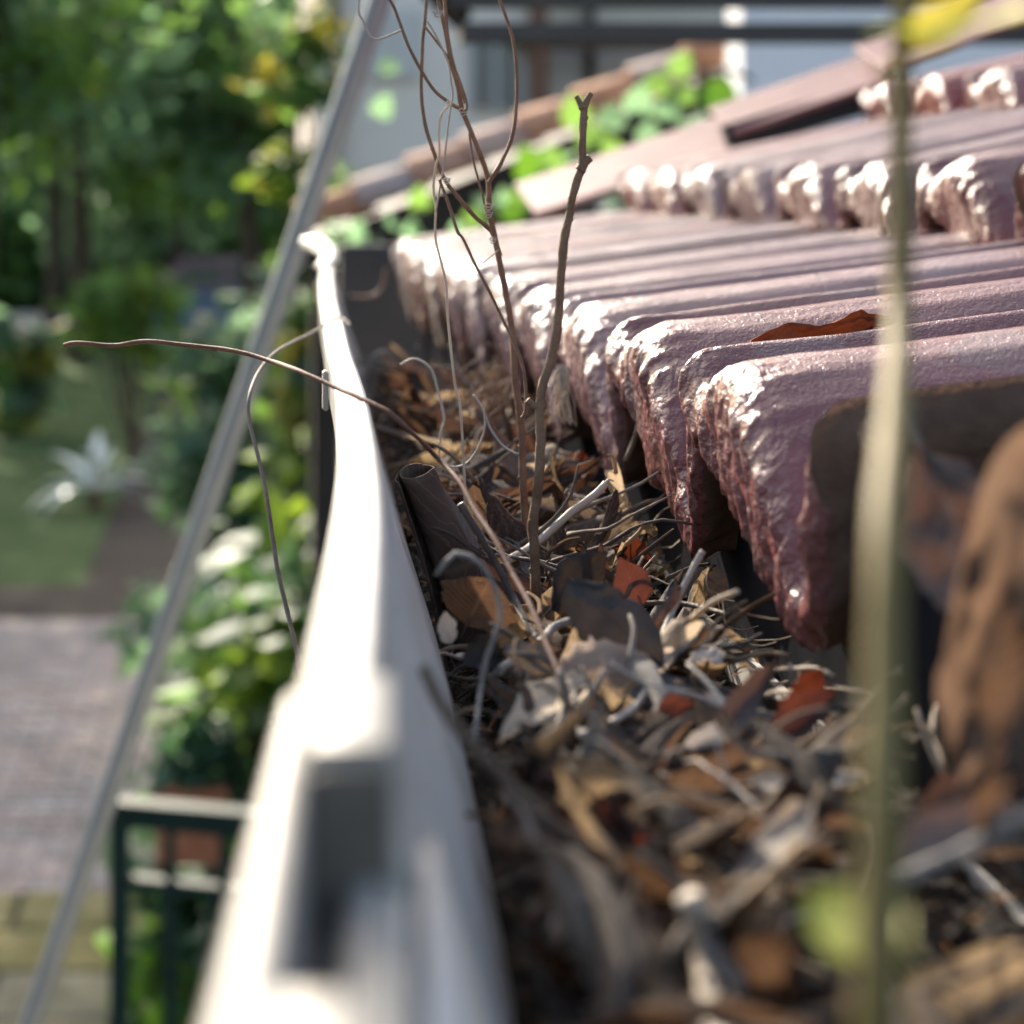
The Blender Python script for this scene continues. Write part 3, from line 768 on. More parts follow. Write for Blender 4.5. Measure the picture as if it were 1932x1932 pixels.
# ------------------------------------------------------------------ leaves
def leaf_mesh(L, W, m, seed=0, bend=0.0, curl=0.0, twist=0.0, wave=.12, shape=(.8, .8), nu=20, nv=10, name='dead_leaf', stalk=True):
    """leaf lying along +X, base at origin; bend along its length, curl across, twist about its axis"""
    rnd = random.Random(seed); v = []; uv = []; f = []
    p = Vector((0, 0, 0)); ph = rnd.uniform(0, 9)
    for i in range(nu + 1):
        s = i / nu
        ang = bend * (s - .3) + .25 * wave * sin(7 * s + ph)
        tdir = Vector((cos(ang), 0, sin(ang)))
        if i: p = p + tdir * (L / nu)
        nd = Vector((-sin(ang), 0, cos(ang)))
        tw = twist * (s - .4) + .3 * wave * sin(5 * s + ph * 2)
        hw = W * max(.0, sin(pi * s ** shape[0])) ** shape[1] + 1e-5
        hw *= 1 + .22 * noise.noise(Vector((s * 7, seed * 3.3, 0)))
        c = curl * (1 + .4 * sin(3 * s + ph))
        for j in range(nv + 1):
            t = j / nv * 2 - 1
            a = t * c
            if abs(c) > .02: yy = hw * sin(a) / c; zz = hw * (1 - cos(a)) / c
            else: yy = hw * t; zz = 0
            zz += wave * W * (.55 * t * t * sin(9 * s + ph + (2 if t > 0 else 0)) + .55 * noise.noise(Vector((s * 5, t * 2, seed * 7.7))) + .40 * noise.noise(Vector((s * 11, t * 4.5, seed * 2.7))))
            jag = .16 * hw * noise.noise(Vector((s * 26, t * 2, seed))) * t * abs(t)
            yy += jag
            y2 = yy * cos(tw) - zz * sin(tw); z2 = yy * sin(tw) + zz * cos(tw)
            v.append(p + Vector((0, 1, 0)) * y2 + nd * z2); uv.append((s, t))
    for i in range(nu):
        for j in range(nv): f.append((i * (nv + 1) + j, (i + 1) * (nv + 1) + j, (i + 1) * (nv + 1) + j + 1, i * (nv + 1) + j + 1))
    if stalk:
        mb = MB(); mb.tube([(.003, 0, 0), (-.16 * L, .0, .03 * L), (-.28 * L, .03 * L * rnd.uniform(-1, 1), .01 * L)], [L * .014, L * .011, L * .009], 5, sub=3)
        n = len(v); v += mb.v; uv += [(0, 0)] * len(mb.v); f += [tuple(q + n for q in t) for t in mb.f]
    return mk(name, v, f, m, uv)
def leaf_at(me, a, b, nh, label, group=None, cat='leaf', name='dead_leaf', roll=0):
    """put a leaf with its base at a, tip towards b, upper side towards nh"""
    x = (b - a).normalized(); z = (nh - x * nh.dot(x)).normalized(); y = z.cross(x)
    Mx = Matrix((x, y, z)).transposed().to_4x4(); Mx.translation = a
    o = bpy.data.objects.new(name, me); link(o); o.matrix_world = Mx @ Matrix.Rotation(roll, 4, 'X')
    tag(o, label, cat, group); return o
def on_litter(p, lift=.93):
    x, y, k = p
    return (x, y, min(k, 713.0 / (y - AY) * lift)) if y > 860 else p
LIFT = .93
def LF(a, b, W, m, nh, label, seed=1, bend=.4, curl=.4, twist=.2, wave=.2, shape=(.8, .8), stalk=True):
    if seed not in (41, 31):
        a, b = on_litter(a), on_litter(b)
        if nh[1] <= -.75:                                     # stands up facing the camera: one depth for both ends
            k = min(a[2], b[2]) * 1.0; a = (a[0], a[1], k); b = (b[0], b[1], k)
    a = P(*a); b = P(*b)
    return leaf_at(leaf_mesh((b - a).length, W, M[m], seed, bend, curl, twist, wave, shape, 22, 12, stalk=stalk), a, b, Vector(nh), label)
LF((1246, 1255, .88), (1070, 1092, .90), .0098, 'leaf_char', (-.05, -1, .15), 'large charcoal grey ribbed leaf arching beside the two stems', 3, -.9, -1.25, .5, .35, (.75, .6))
LF((1040, 1150, .94), (1152, 1040, .96), .0075, 'leaf_char', (-.1, -1, .2), 'folded dark grey leaf with pale crest behind the large charcoal leaf', 4, -.7, -.9, .5, .3)
LF((1212, 1142, .93), (1168, 1050, .97), .0052, 'leaf_red', (-.2, -1, .15), 'small orange brown veined leaf standing upright behind the charcoal leaf', 5, .2, .5, .1, .15)
LF((1050, 1285, .80), (1262, 1262, .78), .0105, 'leaf_stripe', (0, -.95, .3), 'striped brown leaf humped below the charcoal leaf', 6, -.9, -.85, .1, .06, (.7, .55), False)
LF((1125, 1280, .72), (950, 1362, .71), .0062, 'leaf_pale', (-.1, -.6, .8), 'pale grey curled leaf left of the striped leaf', 7, -.5, .7, .6, .3)
LF((1366, 1240, .80), (1290, 1240, .79), .004, 'leaf_pale', (.2, -.3, 1), 'small white leaf flake in the sun under the tile tip', 8, -.6, .3, .5, .4)
LF((1285, 1232, .82), (1412, 1184, .83), .0048, 'leaf_tan', (-.3, -.6, .7), 'tan leaf with ridged fold below the wettest tile tip', 9, -.5, .9, .3, .3)
LF((1340, 1735, .455), (1568, 1525, .52), .0078, 'leaf_pale', (-.55, -.2, .8), 'blurred bright white leaf at lower right catching the sun', 10, .35, .45, .5, .35, (.42, 1.1))
LF((1410, 1483, .60), (1636, 1470, .62), .0032, 'leaf_pale', (-.1, -.3, 1), 'narrow pale leaf lying across above the bright white leaf', 11, .2, .5, .4, .2)
LF((1112, 1608, .57), (1225, 1526, .60), .0042, 'leaf_grey', (-.3, -.8, .5), 'pale grey pointed leaf standing out at lower centre', 12, .1, .5, .2, .1, (.6, .9))
LF((1290, 1418, .70), (1402, 1312, .71), .0068, 'leaf_stripe', (-.5, -.5, .7), 'ribbed brown cone shaped leaf left of the red leaves', 13, -.4, -1.1, .2, .1)
LF((1455, 1400, .71), (1580, 1300, .74), .0052, 'leaf_red', (-.4, -.8, .5), 'translucent red brown leaf glowing by the fascia', 14, .4, .8, .4, .3)
LF((1490, 1345, .74), (1555, 1262, .76), .0046, 'leaf_red', (.3, -.9, .3), 'dark red curled leaf standing behind the glowing leaf', 15, -.5, .8, .3, .3)
LF((1230, 1062, 1.0), (1150, 1035, 1.0), .006, 'leaf_red', (.1, -.9, .5), 'red leaf with lit tan edge at the foot of a tile tip', 16, .5, .8, .3, .4)
LF((1175, 1010, 1.02), (1245, 1000, 1.04), .0045, 'leaf_tan', (.1, -.5, .9), 'twisted tan leaf in front of the second tile tip', 17, -.8, .9, 1.2, .4)
LF((940, 1010, 1.0), (1000, 985, 1.02), .006, 'leaf_brown', (-.2, -.5, .8), 'brown folded leaf with bright edge left of the main stem', 18, .3, 1.0, .2, .2)
LF((1110, 900, 1.2), (1050, 880, 1.25), .0085, 'leaf_red', (.0, -.9, .5), 'deep red leaf in sunlit litter right of the stems', 19, .3, .6, .2, .2)
LF((1240, 1340, .70), (1310, 1325, .70), .0028, 'leaf_red', (0, -.9, .4), 'small orange glowing leaf in the dark hollow under the striped leaf', 20, .3, .7, .2, .3)
LF((1330, 1680, .54), (1210, 1700, .54), .007, 'leaf_brown', (-.2, -.5, .8), 'brown leaf lying left of the bright white leaf', 21, .5, .8, .3, .3)
LF((880, 1180, .86), (925, 1090, .9), .011, 'leaf_brown', (.1, -.95, .3), 'flat brown leaf leaning behind the grey jointed twig', 22, .1, .3, .1, .12)
LF((850, 1215, .80), (832, 1150, .82), .003, 'leaf_pale', (.3, -.9, .2), 'thin pale grey leaf sliver upright beside the gutter wall', 23, .8, .6, .3, .2)
LF((950, 1235, .80), (868, 1250, .80), .007, 'leaf_char', (.0, -.8, .6), 'dark grey cupped leaf at the foot of the rolled leaf', 24, .6, 1.1, .2, .2)
LF((1000, 1270, .80), (1020, 1215, .82), .009, 'leaf_grey', (.0, -.8, .6), 'grey arched leaf under the pale stick', 25, -.6, -.6, .2, .1)
LF((1330, 1085, .93), (1372, 1120, .92), .0042, 'leaf_char', (-.2, -.9, .4), 'small grey leaf scrap in the dark gap below the fascia', 26, .2, .2, .2, .2)
LF((1105, 1620, .57), (960, 1560, .60), .011, 'leaf_dark', (-.1, -.6, .8), 'dark brown leaf left of the pale pointed leaf', 27, .3, .4, .2, .2)
LF((1520, 1600, .56), (1480, 1550, .58), .005, 'leaf_red', (-.2, -.9, .4), 'small red curled leaf just above the bright white leaf', 28, .3, .9, .2, .2)
LF((1710, 1640, .44), (1930, 1530, .46), .0065, 'leaf_dark', (-.2, -.5, .9), 'dark leaf blade with pale tip at right edge', 29, .2, 1.0, .2, .1)
LF((1230, 1640, .55), (1310, 1690, .52), .006, 'leaf_tan', (-.2, -.3, 1), 'crumpled tan leaf left of the bright white leaf', 30, .4, .9, .4, .5)
# red leaf on the roof
LF((1405, 662, .93), (1700, 598, .93), .0062, 'leaf_roof', (-.05, -1, .12), 'red brown leaf lying on edge on the nearest roof tile', 31, .1, .9, .15, 1.5, (.6, .45), False)
M['leaf_big'] = pmat('big_brown_leaf', (.085, .054, .038), col2=(.16, .105, .075), nscale=40, transl=((.4, .24, .15), .25), veins=('pinnate', 8, (.14, .08, .05), .5), **dead)
leaf_at(leaf_mesh(.058, .0095, M['leaf_big'], 67, .5, .9, .7, .8, (.75, .7), 26, 14), P(1985, 800, .47), P(1800, 1465, .45), Vector((-.35, -1, .25)), 'ragged blurred brown leaf hanging point down at right edge')
leaf_at(leaf_mesh(.046, .012, M['leaf_dark'], 62, .4, .8, -.4, .6, (.75, .7), 22, 12), P(1740, 850, .56), P(1960, 1330, .53), Vector((-.1, -1, .3)), 'dark brown leaf tucked under the near tile end')
leaf_at(leaf_mesh(.040, .0075, M['leaf_brown'], 63, .6, 1.0, .9, .7, (.75, .7), 22, 12), P(2010, 1080, .43), P(1890, 1500, .42), Vector((-.4, -.8, .4)), 'curled brown leaf scrap in front of the ragged hanging leaf')
# rolled leaf tube
def rolled():
    a, b = P(784, 888, .905), P(892, 1235, .925)
    ax = (b - a).normalized(); n = Vector((0, 0, 1)); r1 = ax.cross(Vector((0, 1, 0))).normalized(); r2 = ax.cross(r1)
    v = []; uv = []; f = []; nu, nv = 26, 44; L_ = (b - a).length
    for i in range(nu + 1):
        s = i / nu
        for j in range(nv + 1):
            t = j / nv
            th = 2.5 + t * 2 * pi * 1.45
            r = (.0062 - .0016 * t) * (1 + .45 * s) * (1 + .05 * noise.noise(Vector((s * 7, t * 6, 1))))
            if t < .12: r += (.12 - t) * .035 * (.35 + s)
            off = .004 * noise.noise(Vector((t * 4, 2, 2))) if i < 3 else 0
            p = a + ax * (L_ * s + off * (3 - i) / 3 * 1.2) + (r1 * cos(th) + r2 * sin(th)) * r
            p += r1 * .003 * sin(s * 2.2)
            v.append(p); uv.append((t, s * 2 - 1))
    for i in range(nu):
        for j in range(nv): f.append((i * (nv + 1) + j, i * (nv + 1) + j + 1, (i + 1) * (nv + 1) + j + 1, (i + 1) * (nv + 1) + j))
    o = obj('rolled_leaf', mk('rolled_leaf', v, f, M['leaf_dark'], uv))
    md = o.modifiers.new('s', 'SOLIDIFY'); md.thickness = .0004
    return o
tag(rolled(), 'dark brown leaf rolled into a tube leaning on the gutter wall', 'leaf')
LF((900, 1150, .915), (835, 885, .985), .006, 'leaf_dark', (.6, -.7, .2), 'dark leaf blade curling up right behind the rolled leaf', 41, -.25, 1.2, .3, .1)

# litter height
def H(x, y):
    k = y / DF
    h = -.1255 + .006 * noise.noise(Vector((x * 30, y * 14, 0))) + .003 * noise.noise(Vector((x * 80, y * 80, 3)))
    if x > .120 and .74 < k < 1.0: h -= .012
    h -= .026 * math.exp(-((k - .88) / .10) ** 2 - ((x - wall_x(y, -.12) - .006) / .026) ** 2)
    h += .006 * noise.noise(Vector((x * 45, y * 45, 7)))
    if k > 1.75: h -= min(.04, (k - 1.75) * .13)
    if k < .62: h -= .002
    return h
# mould bed
v = []; f = []; nx, ny = 60, 300
for j in range(ny + 1):
    y = .10 + (1.50 - .10) * j / ny
    for i in range(nx + 1):
        zt = -.128; x0_ = wall_x(y, zt) + .0006; x = x0_ + (BACK - .0006 - x0_) * i / nx
        z = H(x, y) - .010 + .0035 * noise.noise(Vector((x * 260, y * 260, 0))) + .002 * noise.noise(Vector((x * 700, y * 700, 0)))
        if y > 1.38: z -= (y - 1.38) * .3
        v.append((x, y, max(z, LIPZ - .111)))
for j in range(ny):
    for i in range(nx): f.append((j * (nx + 1) + i, j * (nx + 1) + i + 1, (j + 1) * (nx + 1) + i + 1, (j + 1) * (nx + 1) + i))
tag(obj('leaf_mould', mk('leaf_mould', v, f, M['humus'])), 'dark crumbly leaf mould packed in the gutter under the leaves', 'leaf mould', kind='stuff')

# fine fragments
random.seed(99)
fv = []; ff = []
for q in range(1300):
    y = U(.24, 1.42); x = U(wall_x(y, -.12) + .003, BACK - .003)
    z = H(x, y) + U(-.009, .005)
    s = U(.0014, .006); a = U(0, 2 * pi); el = U(-.7, .7)
    ax = Vector((cos(a) * cos(el), sin(a) * cos(el), sin(el))); sd = ax.cross(Vector((U(-.8, .8), U(-.8, .8), 1))).normalized(); up = sd.cross(ax)
    wd = s * U(.08, .3); n = len(fv); cu = U(-1.4, 1.4)
    for t in (0, .5, 1.0):
        c = Vector((x, y, z)) + ax * s * (t - .5) * 2 + up * s * cu * (t - .5) ** 2 * 2
        hw = wd * (1 - .5 * t)
        fv += [c - sd * hw, c + sd * hw]
    ff += [(n, n + 1, n + 3, n + 2), (n + 2, n + 3, n + 5, n + 4)]
tag(obj('leaf_fragments', mk('leaf_fragments', fv, ff, M['frag'])), 'fine broken leaf crumbs scattered through the gutter litter', 'leaf litter', kind='stuff')

# many leaves
random.seed(5)
kinds = [('leaf_brown', 'brown dead leaf lying loosely among the gutter litter', 'brown leaves in the gutter litter'),
         ('leaf_tan', 'tan dead leaf lying loosely among the gutter litter', 'tan leaves in the gutter litter'),
         ('leaf_grey', 'grey weathered leaf lying loosely among the gutter litter', 'grey leaves in the gutter litter'),
         ('leaf_dark', 'dark brown leaf half buried among the gutter litter', 'dark leaves in the gutter litter'),
         ('leaf_red', 'reddish curled leaf lying loosely among the gutter litter', 'red leaves in the gutter litter'),
         ('leaf_pale', 'pale bleached leaf lying loosely among the gutter litter', 'pale leaves in the gutter litter')]
wts = [40, 15, 17, 30, 2, 4]
protos = {}
for ki, (mn, lb, gr) in enumerate(kinds):
    protos[mn] = [leaf_mesh(1.0, U(.055, .135), M[mn], 100 + ki * 10 + q, U(-1.7, 1.7), random.choice((-1, 1)) * U(.6, 2.3), U(-1.5, 1.5), U(.3, .8), (U(.6, .95), U(.6, 1.0)), 16, 8) for q in range(6)]
LIT = []
for q in range(345):
    ki = random.choices(range(6), wts)[0]; mn, lb, gr = kinds[ki]
    k = .36 + (2.05 - .36) * (R() ** 1.15) if q < 270 else U(.40, .82); y = k * DF
    if q >= 270 and mn not in ('leaf_brown', 'leaf_tan'): mn, lb, gr = kinds[2 if R() < .7 else 5]
    Ls = U(.032, .072) * (.85 if k < .75 else 1.0)
    a = U(0, 2 * pi); ext = Ls * .55 * abs(cos(a)) + .005
    x0_ = wall_x(y, -.118) + ext; x1_ = BACK - .003 - ext
    x = U(x0_, x1_ if q < 270 else (x0_ + x1_) * .55) if x1_ > x0_ else (x0_ + x1_) / 2
    z = H(x, y) + U(.001, .019)
    if 1.02 > k > .6 and x > .06: z = H(x, y) + U(-.001, .005)
    o = bpy.data.objects.new('dead_leaf', random.choice(protos[mn])); link(o)
    Rm = Matrix.Translation((x, y, z)) @ Matrix.Rotation(a, 4, 'Z') @ Matrix.Rotation(U(-.65, .65), 4, 'Y') @ Matrix.Rotation(U(-1.5, 1.5), 4, 'X') @ Matrix.Translation((-Ls * .5, 0, 0)) @ Matrix.Scale(Ls, 4)
    o.matrix_world = Rm
    LIT.append((o, mn, 'leaf', gr, Vector((x, y, z)), Ls))

# ------------------------------------------------------------------ stems, vines and twigs
def TW(name, pts, r, m, label=None, cat='twig', parent=None, k=None, r1=None, seg=7, sub=5, rough=.22, nodes=0, group=None):
    q = [(p[0], p[1], (p[2] if len(p) > 2 else k)) for p in pts]
    if parent is None and pts[0][0] > 690: q = [on_litter(p, .95) for p in q]
    q = [P(*p) for p in q]
    n = len(q); r1 = r if r1 is None else r1
    rad = [r + (r1 - r) * i / (n - 1) for i in range(n)]
    mb = MB(); mb.tube(q, rad, seg, rough=rough, sub=sub, seed=len(pts))
    sp, sr = smooth_path(q, rad, sub)
    rnd = random.Random(int(pts[0][0] * 7 + pts[0][1]))
    for i in range(nodes):                                   # bud scars and thorns
        j = rnd.randrange(1, len(sp) - 1); c = sp[j]; t = (sp[j + 1] - sp[j - 1]).normalized()
        sd = t.cross(Vector((rnd.uniform(-1, 1), rnd.uniform(-1, 1), rnd.uniform(-1, 1)))).normalized()
        mb.tube([c - t * sr[j] * .9, c + sd * sr[j] * .55, c + sd * sr[j] * 1.25 + t * sr[j] * .8], [sr[j] * .7, sr[j] * .6, sr[j] * .15], 5, sub=2)
    if parent is None:
        o = mb.build(name, M[m]); tag(o, label, cat, group)
    else:
        o = mb.build(name, M[m], parent)
    return o
mm = .001
e = empty('dead_climber', P(996, 1075, .97)); tag(e, 'dry brown branching climber rising from the gutter at centre', 'plant')
TW('stem', [(996, 1078), (989, 946), (986, 886), (985, 826), (979, 766), (971, 706), (968, 646), (961, 592), (952, 541), (940, 481), (930, 430), (923, 396), (921, 338), (901, 279), (872, 207), (864, 165), (851, 117), (840, 58), (829, 10), (822, -30)], 1.35 * mm, 'vine', parent=e, k=1.0, r1=.62 * mm, seg=10, nodes=26, sub=6, rough=.12)
TW('branch', [(922, 345), (932, 329), (946, 306), (964, 265), (973, 216), (975, 135), (966, 67), (946, 9), (936, -20)], .75 * mm, 'vine', parent=e, k=.995, r1=.5 * mm, nodes=10)
TW('branch', [(944, 483), (930, 441), (917, 427), (892, 405), (865, 373), (838, 337), (820, 292), (802, 234), (795, 171), (797, 90), (802, 36), (806, -20)], .8 * mm, 'vine', parent=e, k=1.003, r1=.5 * mm, nodes=10)
TW('branch', [(872, 207), (851, 196), (820, 171), (793, 130), (770, 85), (757, 50), (743, 13), (728, -12)], .6 * mm, 'vine', parent=e, k=.99, r1=.45 * mm, nodes=8)
TW('twig', [(759, 56), (734, 67), (712, 74), (698, 67), (685, 40), (677, 22), (679, -10)], .38 * mm, 'twig_pale', parent=e, k=.99, nodes=8)
TW('tendril', [(853, 193), (833, 216), (828, 252), (829, 288), (822, 315), (818, 360), (822, 396), (821, 430), (823, 460), (835, 505), (842, 538), (844, 586), (851, 661), (859, 730), (868, 766), (874, 856), (878, 955)], .36 * mm, 'twig_pale', parent=e, k=.985, r1=.45 * mm, nodes=8)
TW('tendril', [(829, 339), (847, 387), (863, 436), (874, 451), (898, 502), (925, 553), (952, 610), (976, 658), (988, 700), (992, 736), (991, 775), (984, 789)], .52 * mm, 'vine', parent=e, k=.975, nodes=9)
TW('tendril', [(885, 250), (894, 306), (908, 360), (917, 396), (926, 412)], .36 * mm, 'vine', parent=e, k=.99, nodes=3)
TW('tendril', [(800, 48), (829, 85), (856, 126), (874, 171), (881, 200), (876, 210)], .38 * mm, 'vine', parent=e, k=.985, nodes=3)
TW('branch', [(838, -20), (842, 45), (851, 103), (864, 150), (878, 195)], .6 * mm, 'vine', parent=e, k=1.01, nodes=4)
TW('tendril', [(806, 40), (824, 70), (845, 117), (851, 153), (854, 180), (847, 225), (838, 306), (829, 360), (822, 400)], .33 * mm, 'twig_pale', parent=e, k=.98, nodes=4)
# little curls round the joints
for cx_, cy_, rr in ((874, 206, 9), (922, 385, 9), (930, 448, 7), (843, 336, 7), (826, 20, 10), (848, 190, 6), (922, 400, 8)):
    pts = [(cx_ + rr * cos(t * .7) * (1 - t * .03), cy_ + rr * .55 * sin(t * .7) + t * .6) for t in range(0, 15)]
    TW('tendril', pts, .2 * mm, 'twig_pale', parent=e, k=.985, seg=5, sub=2)
TW('tendril', [(940 - i * 1.6, 472 + i * 1.35 + (2.2 if i % 2 else -2.2)) for i in range(20)], .12 * mm, 'twig_pale', parent=e, k=.99, seg=4, sub=2)

e = empty('cut_stalk', P(1012, 1180, .92)); tag(e, 'straight brown stalk with broken forked top right of the climber', 'plant')
TW('stem', [(1016, 1230), (1010, 1080), (1006, 986), (1012, 946), (1018, 886), (1020, 826), (1018, 775), (1023, 730), (1036, 691), (1047, 646), (1054, 586), (1058, 526), (1063, 466), (1074, 405), (1083, 360), (1097, 315), (1099, 270), (1101, 216), (1101, 192)], 1.5 * mm, 'stalk', parent=e, k=.87, r1=1.1 * mm, seg=10, nodes=22, rough=.3)
TW('stub', [(1099, 205), (1092, 190), (1087, 181)], 1.1 * mm, 'stalk', parent=e, k=.87, r1=.6 * mm)
TW('stub', [(1101, 205), (1108, 188), (1115, 176)], 1.25 * mm, 'stalk', parent=e, k=.87, r1=.8 * mm)
TW('stub', [(1094, 322), (1104, 306), (1114, 297)], 1.7 * mm, 'stalk', parent=e, k=.87, r1=1.1 * mm)
TW('stub', [(1018, 768), (1006, 764), (995, 754)], 1.1 * mm, 'stalk', parent=e, k=.87, r1=1.0 * mm)

TW('vine', [(121, 651, .97), (150, 647, .965), (213, 652, .96), (273, 644, .95), (350, 651, .94), (437, 661, .92), (507, 680, .9), (567, 701, .86), (634, 731, .835), (676, 749, .815), (733, 778, .80), (778, 817, .80), (820, 859, .83), (866, 908, .81), (897, 964, .79), (932, 1016, .77), (967, 1083, .75), (999, 1139, .73), (1027, 1205, .71), (1055, 1275, .69), (1068, 1330, .68)], .72 * mm, 'vine_red', 'long reddish vine stem crossing the gutter rim and reaching out left', 'vine', r1=.62 * mm, nodes=26, seg=8)
TW('twig', [(661, 614, 1.28), (652, 605, 1.29), (636, 600, 1.30), (588, 628, 1.2), (546, 649, 1.12), (518, 666, 1.07), (490, 698, 1.02), (472, 740, .98), (469, 785, .97), (479, 831, .96), (493, 887, .95), (504, 943, .94), (514, 1013, .93), (525, 1083, .92), (542, 1153, .91), (556, 1216, .9), (570, 1290, .9)], .5 * mm, 'twig_dark', 'thin hooked twig hanging outside the gutter over the garden', r1=.75 * mm, nodes=16)
TW('twig', [(755, 688), (782, 677), (812, 695), (826, 736), (838, 787), (832, 817), (827, 870)], .42 * mm, 'twig_pale', 'small crooked twig standing left of the climber with bent tip', k=1.06, nodes=10)
TW('twig', [(832, 868), (853, 881), (880, 874), (901, 847), (914, 811), (914, 781), (904, 760), (893, 745)], .34 * mm, 'twig_pale', 'thin looped tendril just left of the main stem', k=1.0, nodes=8)
TW('twig', [(912, 772), (925, 808), (946, 838), (967, 853), (984, 858)], .38 * mm, 'twig_pale', 'short thin twig joining the main stem above the litter', k=1.0, nodes=5)
TW('stick', [(960, 1056), (1020, 1018), (1076, 968), (1118, 937), (1144, 912)], 1.35 * mm, 'twig_pale', 'pale broken stick slanting up right behind the two stems', 'stick', k=.985, r1=1.3 * mm, nodes=3)
TW('splinter', [(1138, 917), (1148, 905), (1158, 908)], .5 * mm, 'twig_pale', 'splintered tip of the pale broken stick', 'stick', k=.985, r1=.25 * mm)
TW('twig', [(1100, 1172), (1146, 1153), (1205, 1141), (1258, 1137), (1304, 1142), (1374, 1160)], .75 * mm, 'twig_dark', 'thin dark twig curving right over the charcoal leaf', k=.86, nodes=4)
TW('twig', [(939, 1267), (1020, 1209), (1048, 1181), (1093, 1167), (1128, 1146)], 1.15 * mm, 'twig_grey', 'pale grey stick crossing in front of the stems', k=.80, nodes=3)
TW('twig', [(1326, 1039), (1306, 1075), (1274, 1143), (1246, 1207), (1226, 1267), (1205, 1325), (1150, 1365), (1095, 1388)], .85 * mm, 'twig_pale', 'tan twig slanting down from the tile tip to the pale leaf', k=.80, nodes=6)
TW('twig', [(822, 1086), (859, 1044), (908, 1065), (936, 1118), (943, 1170), (918, 1240), (906, 1304), (895, 1395)], 0.55 * mm, 'twig_grey', 'grey jointed twig bent over beside the gutter wall', k=.69, r1=.55 * mm, nodes=9, sub=2, rough=.35)
TW('twig', [(868, 950), (904, 1009), (943, 1076), (978, 1146), (1015, 1208)], 1.1 * mm, 'twig_dark', 'dark straight twig running from the rolled leaf to the stems', k=.86, nodes=4)
TW('twig', [(1055, 1266), (1072, 1319), (1058, 1354), (1023, 1420), (1000, 1450)], 0.8 * mm, 'twig_grey', 'grey forked stalk below the long reddish vine', k=.67, r1=.6 * mm, nodes=6, sub=2, rough=.35)
TW('twig', [(1140, 1265), (1114, 1312), (1080, 1348), (1058, 1360)], 0.75 * mm, 'twig_grey', 'grey side shoot curving up toward the striped leaf', k=.67, r1=.6 * mm, nodes=6, sub=2, rough=.35)
TW('twig', [(798, 1256), (831, 1326), (887, 1403), (943, 1462), (1006, 1525), (1083, 1585), (1140, 1640)], 1.0 * mm, 'twig_dark', 'blurred dark brown stalk running along the foot of the gutter wall', k=.51, r1=1.3 * mm, nodes=3)
TW('twig', [(1690, 1665), (1760, 1632), (1850, 1590), (1960, 1530)], 1.2 * mm, 'twig_grey', 'blurred pale stick at right edge below the tiles', k=.43, nodes=1)
TW('twig', [(705, 780), (690, 715), (705, 672), (735, 665), (748, 700)], .9 * mm, 'twig_grey', 'blurred arched stalk in the dark far end of the gutter', k=1.7)
TW('twig', [(660, 560), (700, 560), (722, 540), (728, 505)], 1.3 * mm, 'vine', 'blurred brown shoot hanging below the last tile', k=2.1)
TW('twig', [(1300, 1690), (1330, 1790), (1345, 1900), (1370, 1990)], 2.1 * mm, 'twig_pale', 'blurred whitish stick at bottom centre', k=.45, nodes=2)
TW('twig', [(1180, 870), (1200, 820), (1215, 745), (1225, 700)], 1.0 * mm, 'twig_dark', 'dark twig leaning up against the tile edge', k=1.08)

# loose twigs in the litter
random.seed(31)
tw_protos = []
for q in range(8):
    pts = [Vector((0, 0, 0))]; a = 0; el = 0
    for s in range(5):
        a += U(-.42, .42); el += U(-.3, .3); pts.append(pts[-1] + Vector((cos(a) * cos(el), sin(a) * cos(el), sin(el))) * .2)
    mb = MB(); mb.tube(pts, [.017, .015, .0165, .012, .010, .006], 6, sub=2, rough=.45, seed=q)
    if q % 2: mb.tube([pts[2], pts[2] + Vector((.08, .1, .04)), pts[2] + Vector((.2, .22, .12))], [.014, .011, .008], 5, sub=3)
    for mi, mname in enumerate(('twig_grey', 'twig_pale', 'twig_dark')):
        if (q + mi) % 2 == 0: tw_protos.append((mk('loose_twig', mb.v, mb.f, M[mname]), mname))
tl = {'twig_grey': 'grey loose twig lying in the gutter litter', 'twig_pale': 'pale loose twig lying in the gutter litter', 'twig_dark': 'dark loose twig lying in the gutter litter'}
for q in range(110):
    k = .36 + 1.5 * R() ** 1.5; y = k * DF; Ls = U(.02, .055)
    me, mn = random.choice(tw_protos)
    a = U(0, 2 * pi); dx = cos(a) * Ls
    lo = wall_x(y, -.115) + .004; hi = BACK - .004
    x = U(lo + max(0, -dx), hi - max(0, dx)) if hi - lo > abs(dx) else lo
    o = bpy.data.objects.new('loose_twig', me); link(o)
    o.matrix_world = Matrix.Translation((x, y, H(x, y) + U(.001, .010))) @ Matrix.Rotation(a, 4, 'Z') @ Matrix.Rotation(U(-.45, .15), 4, 'Y') @ Matrix.Rotation(U(0, 6), 4, 'X') @ Matrix.Scale(Ls, 4)
    LIT.append((o, mn, 'twig', tl[mn].split(' loose')[0] + ' twigs in the litter', Vector((x, y, H(x, y))), Ls))

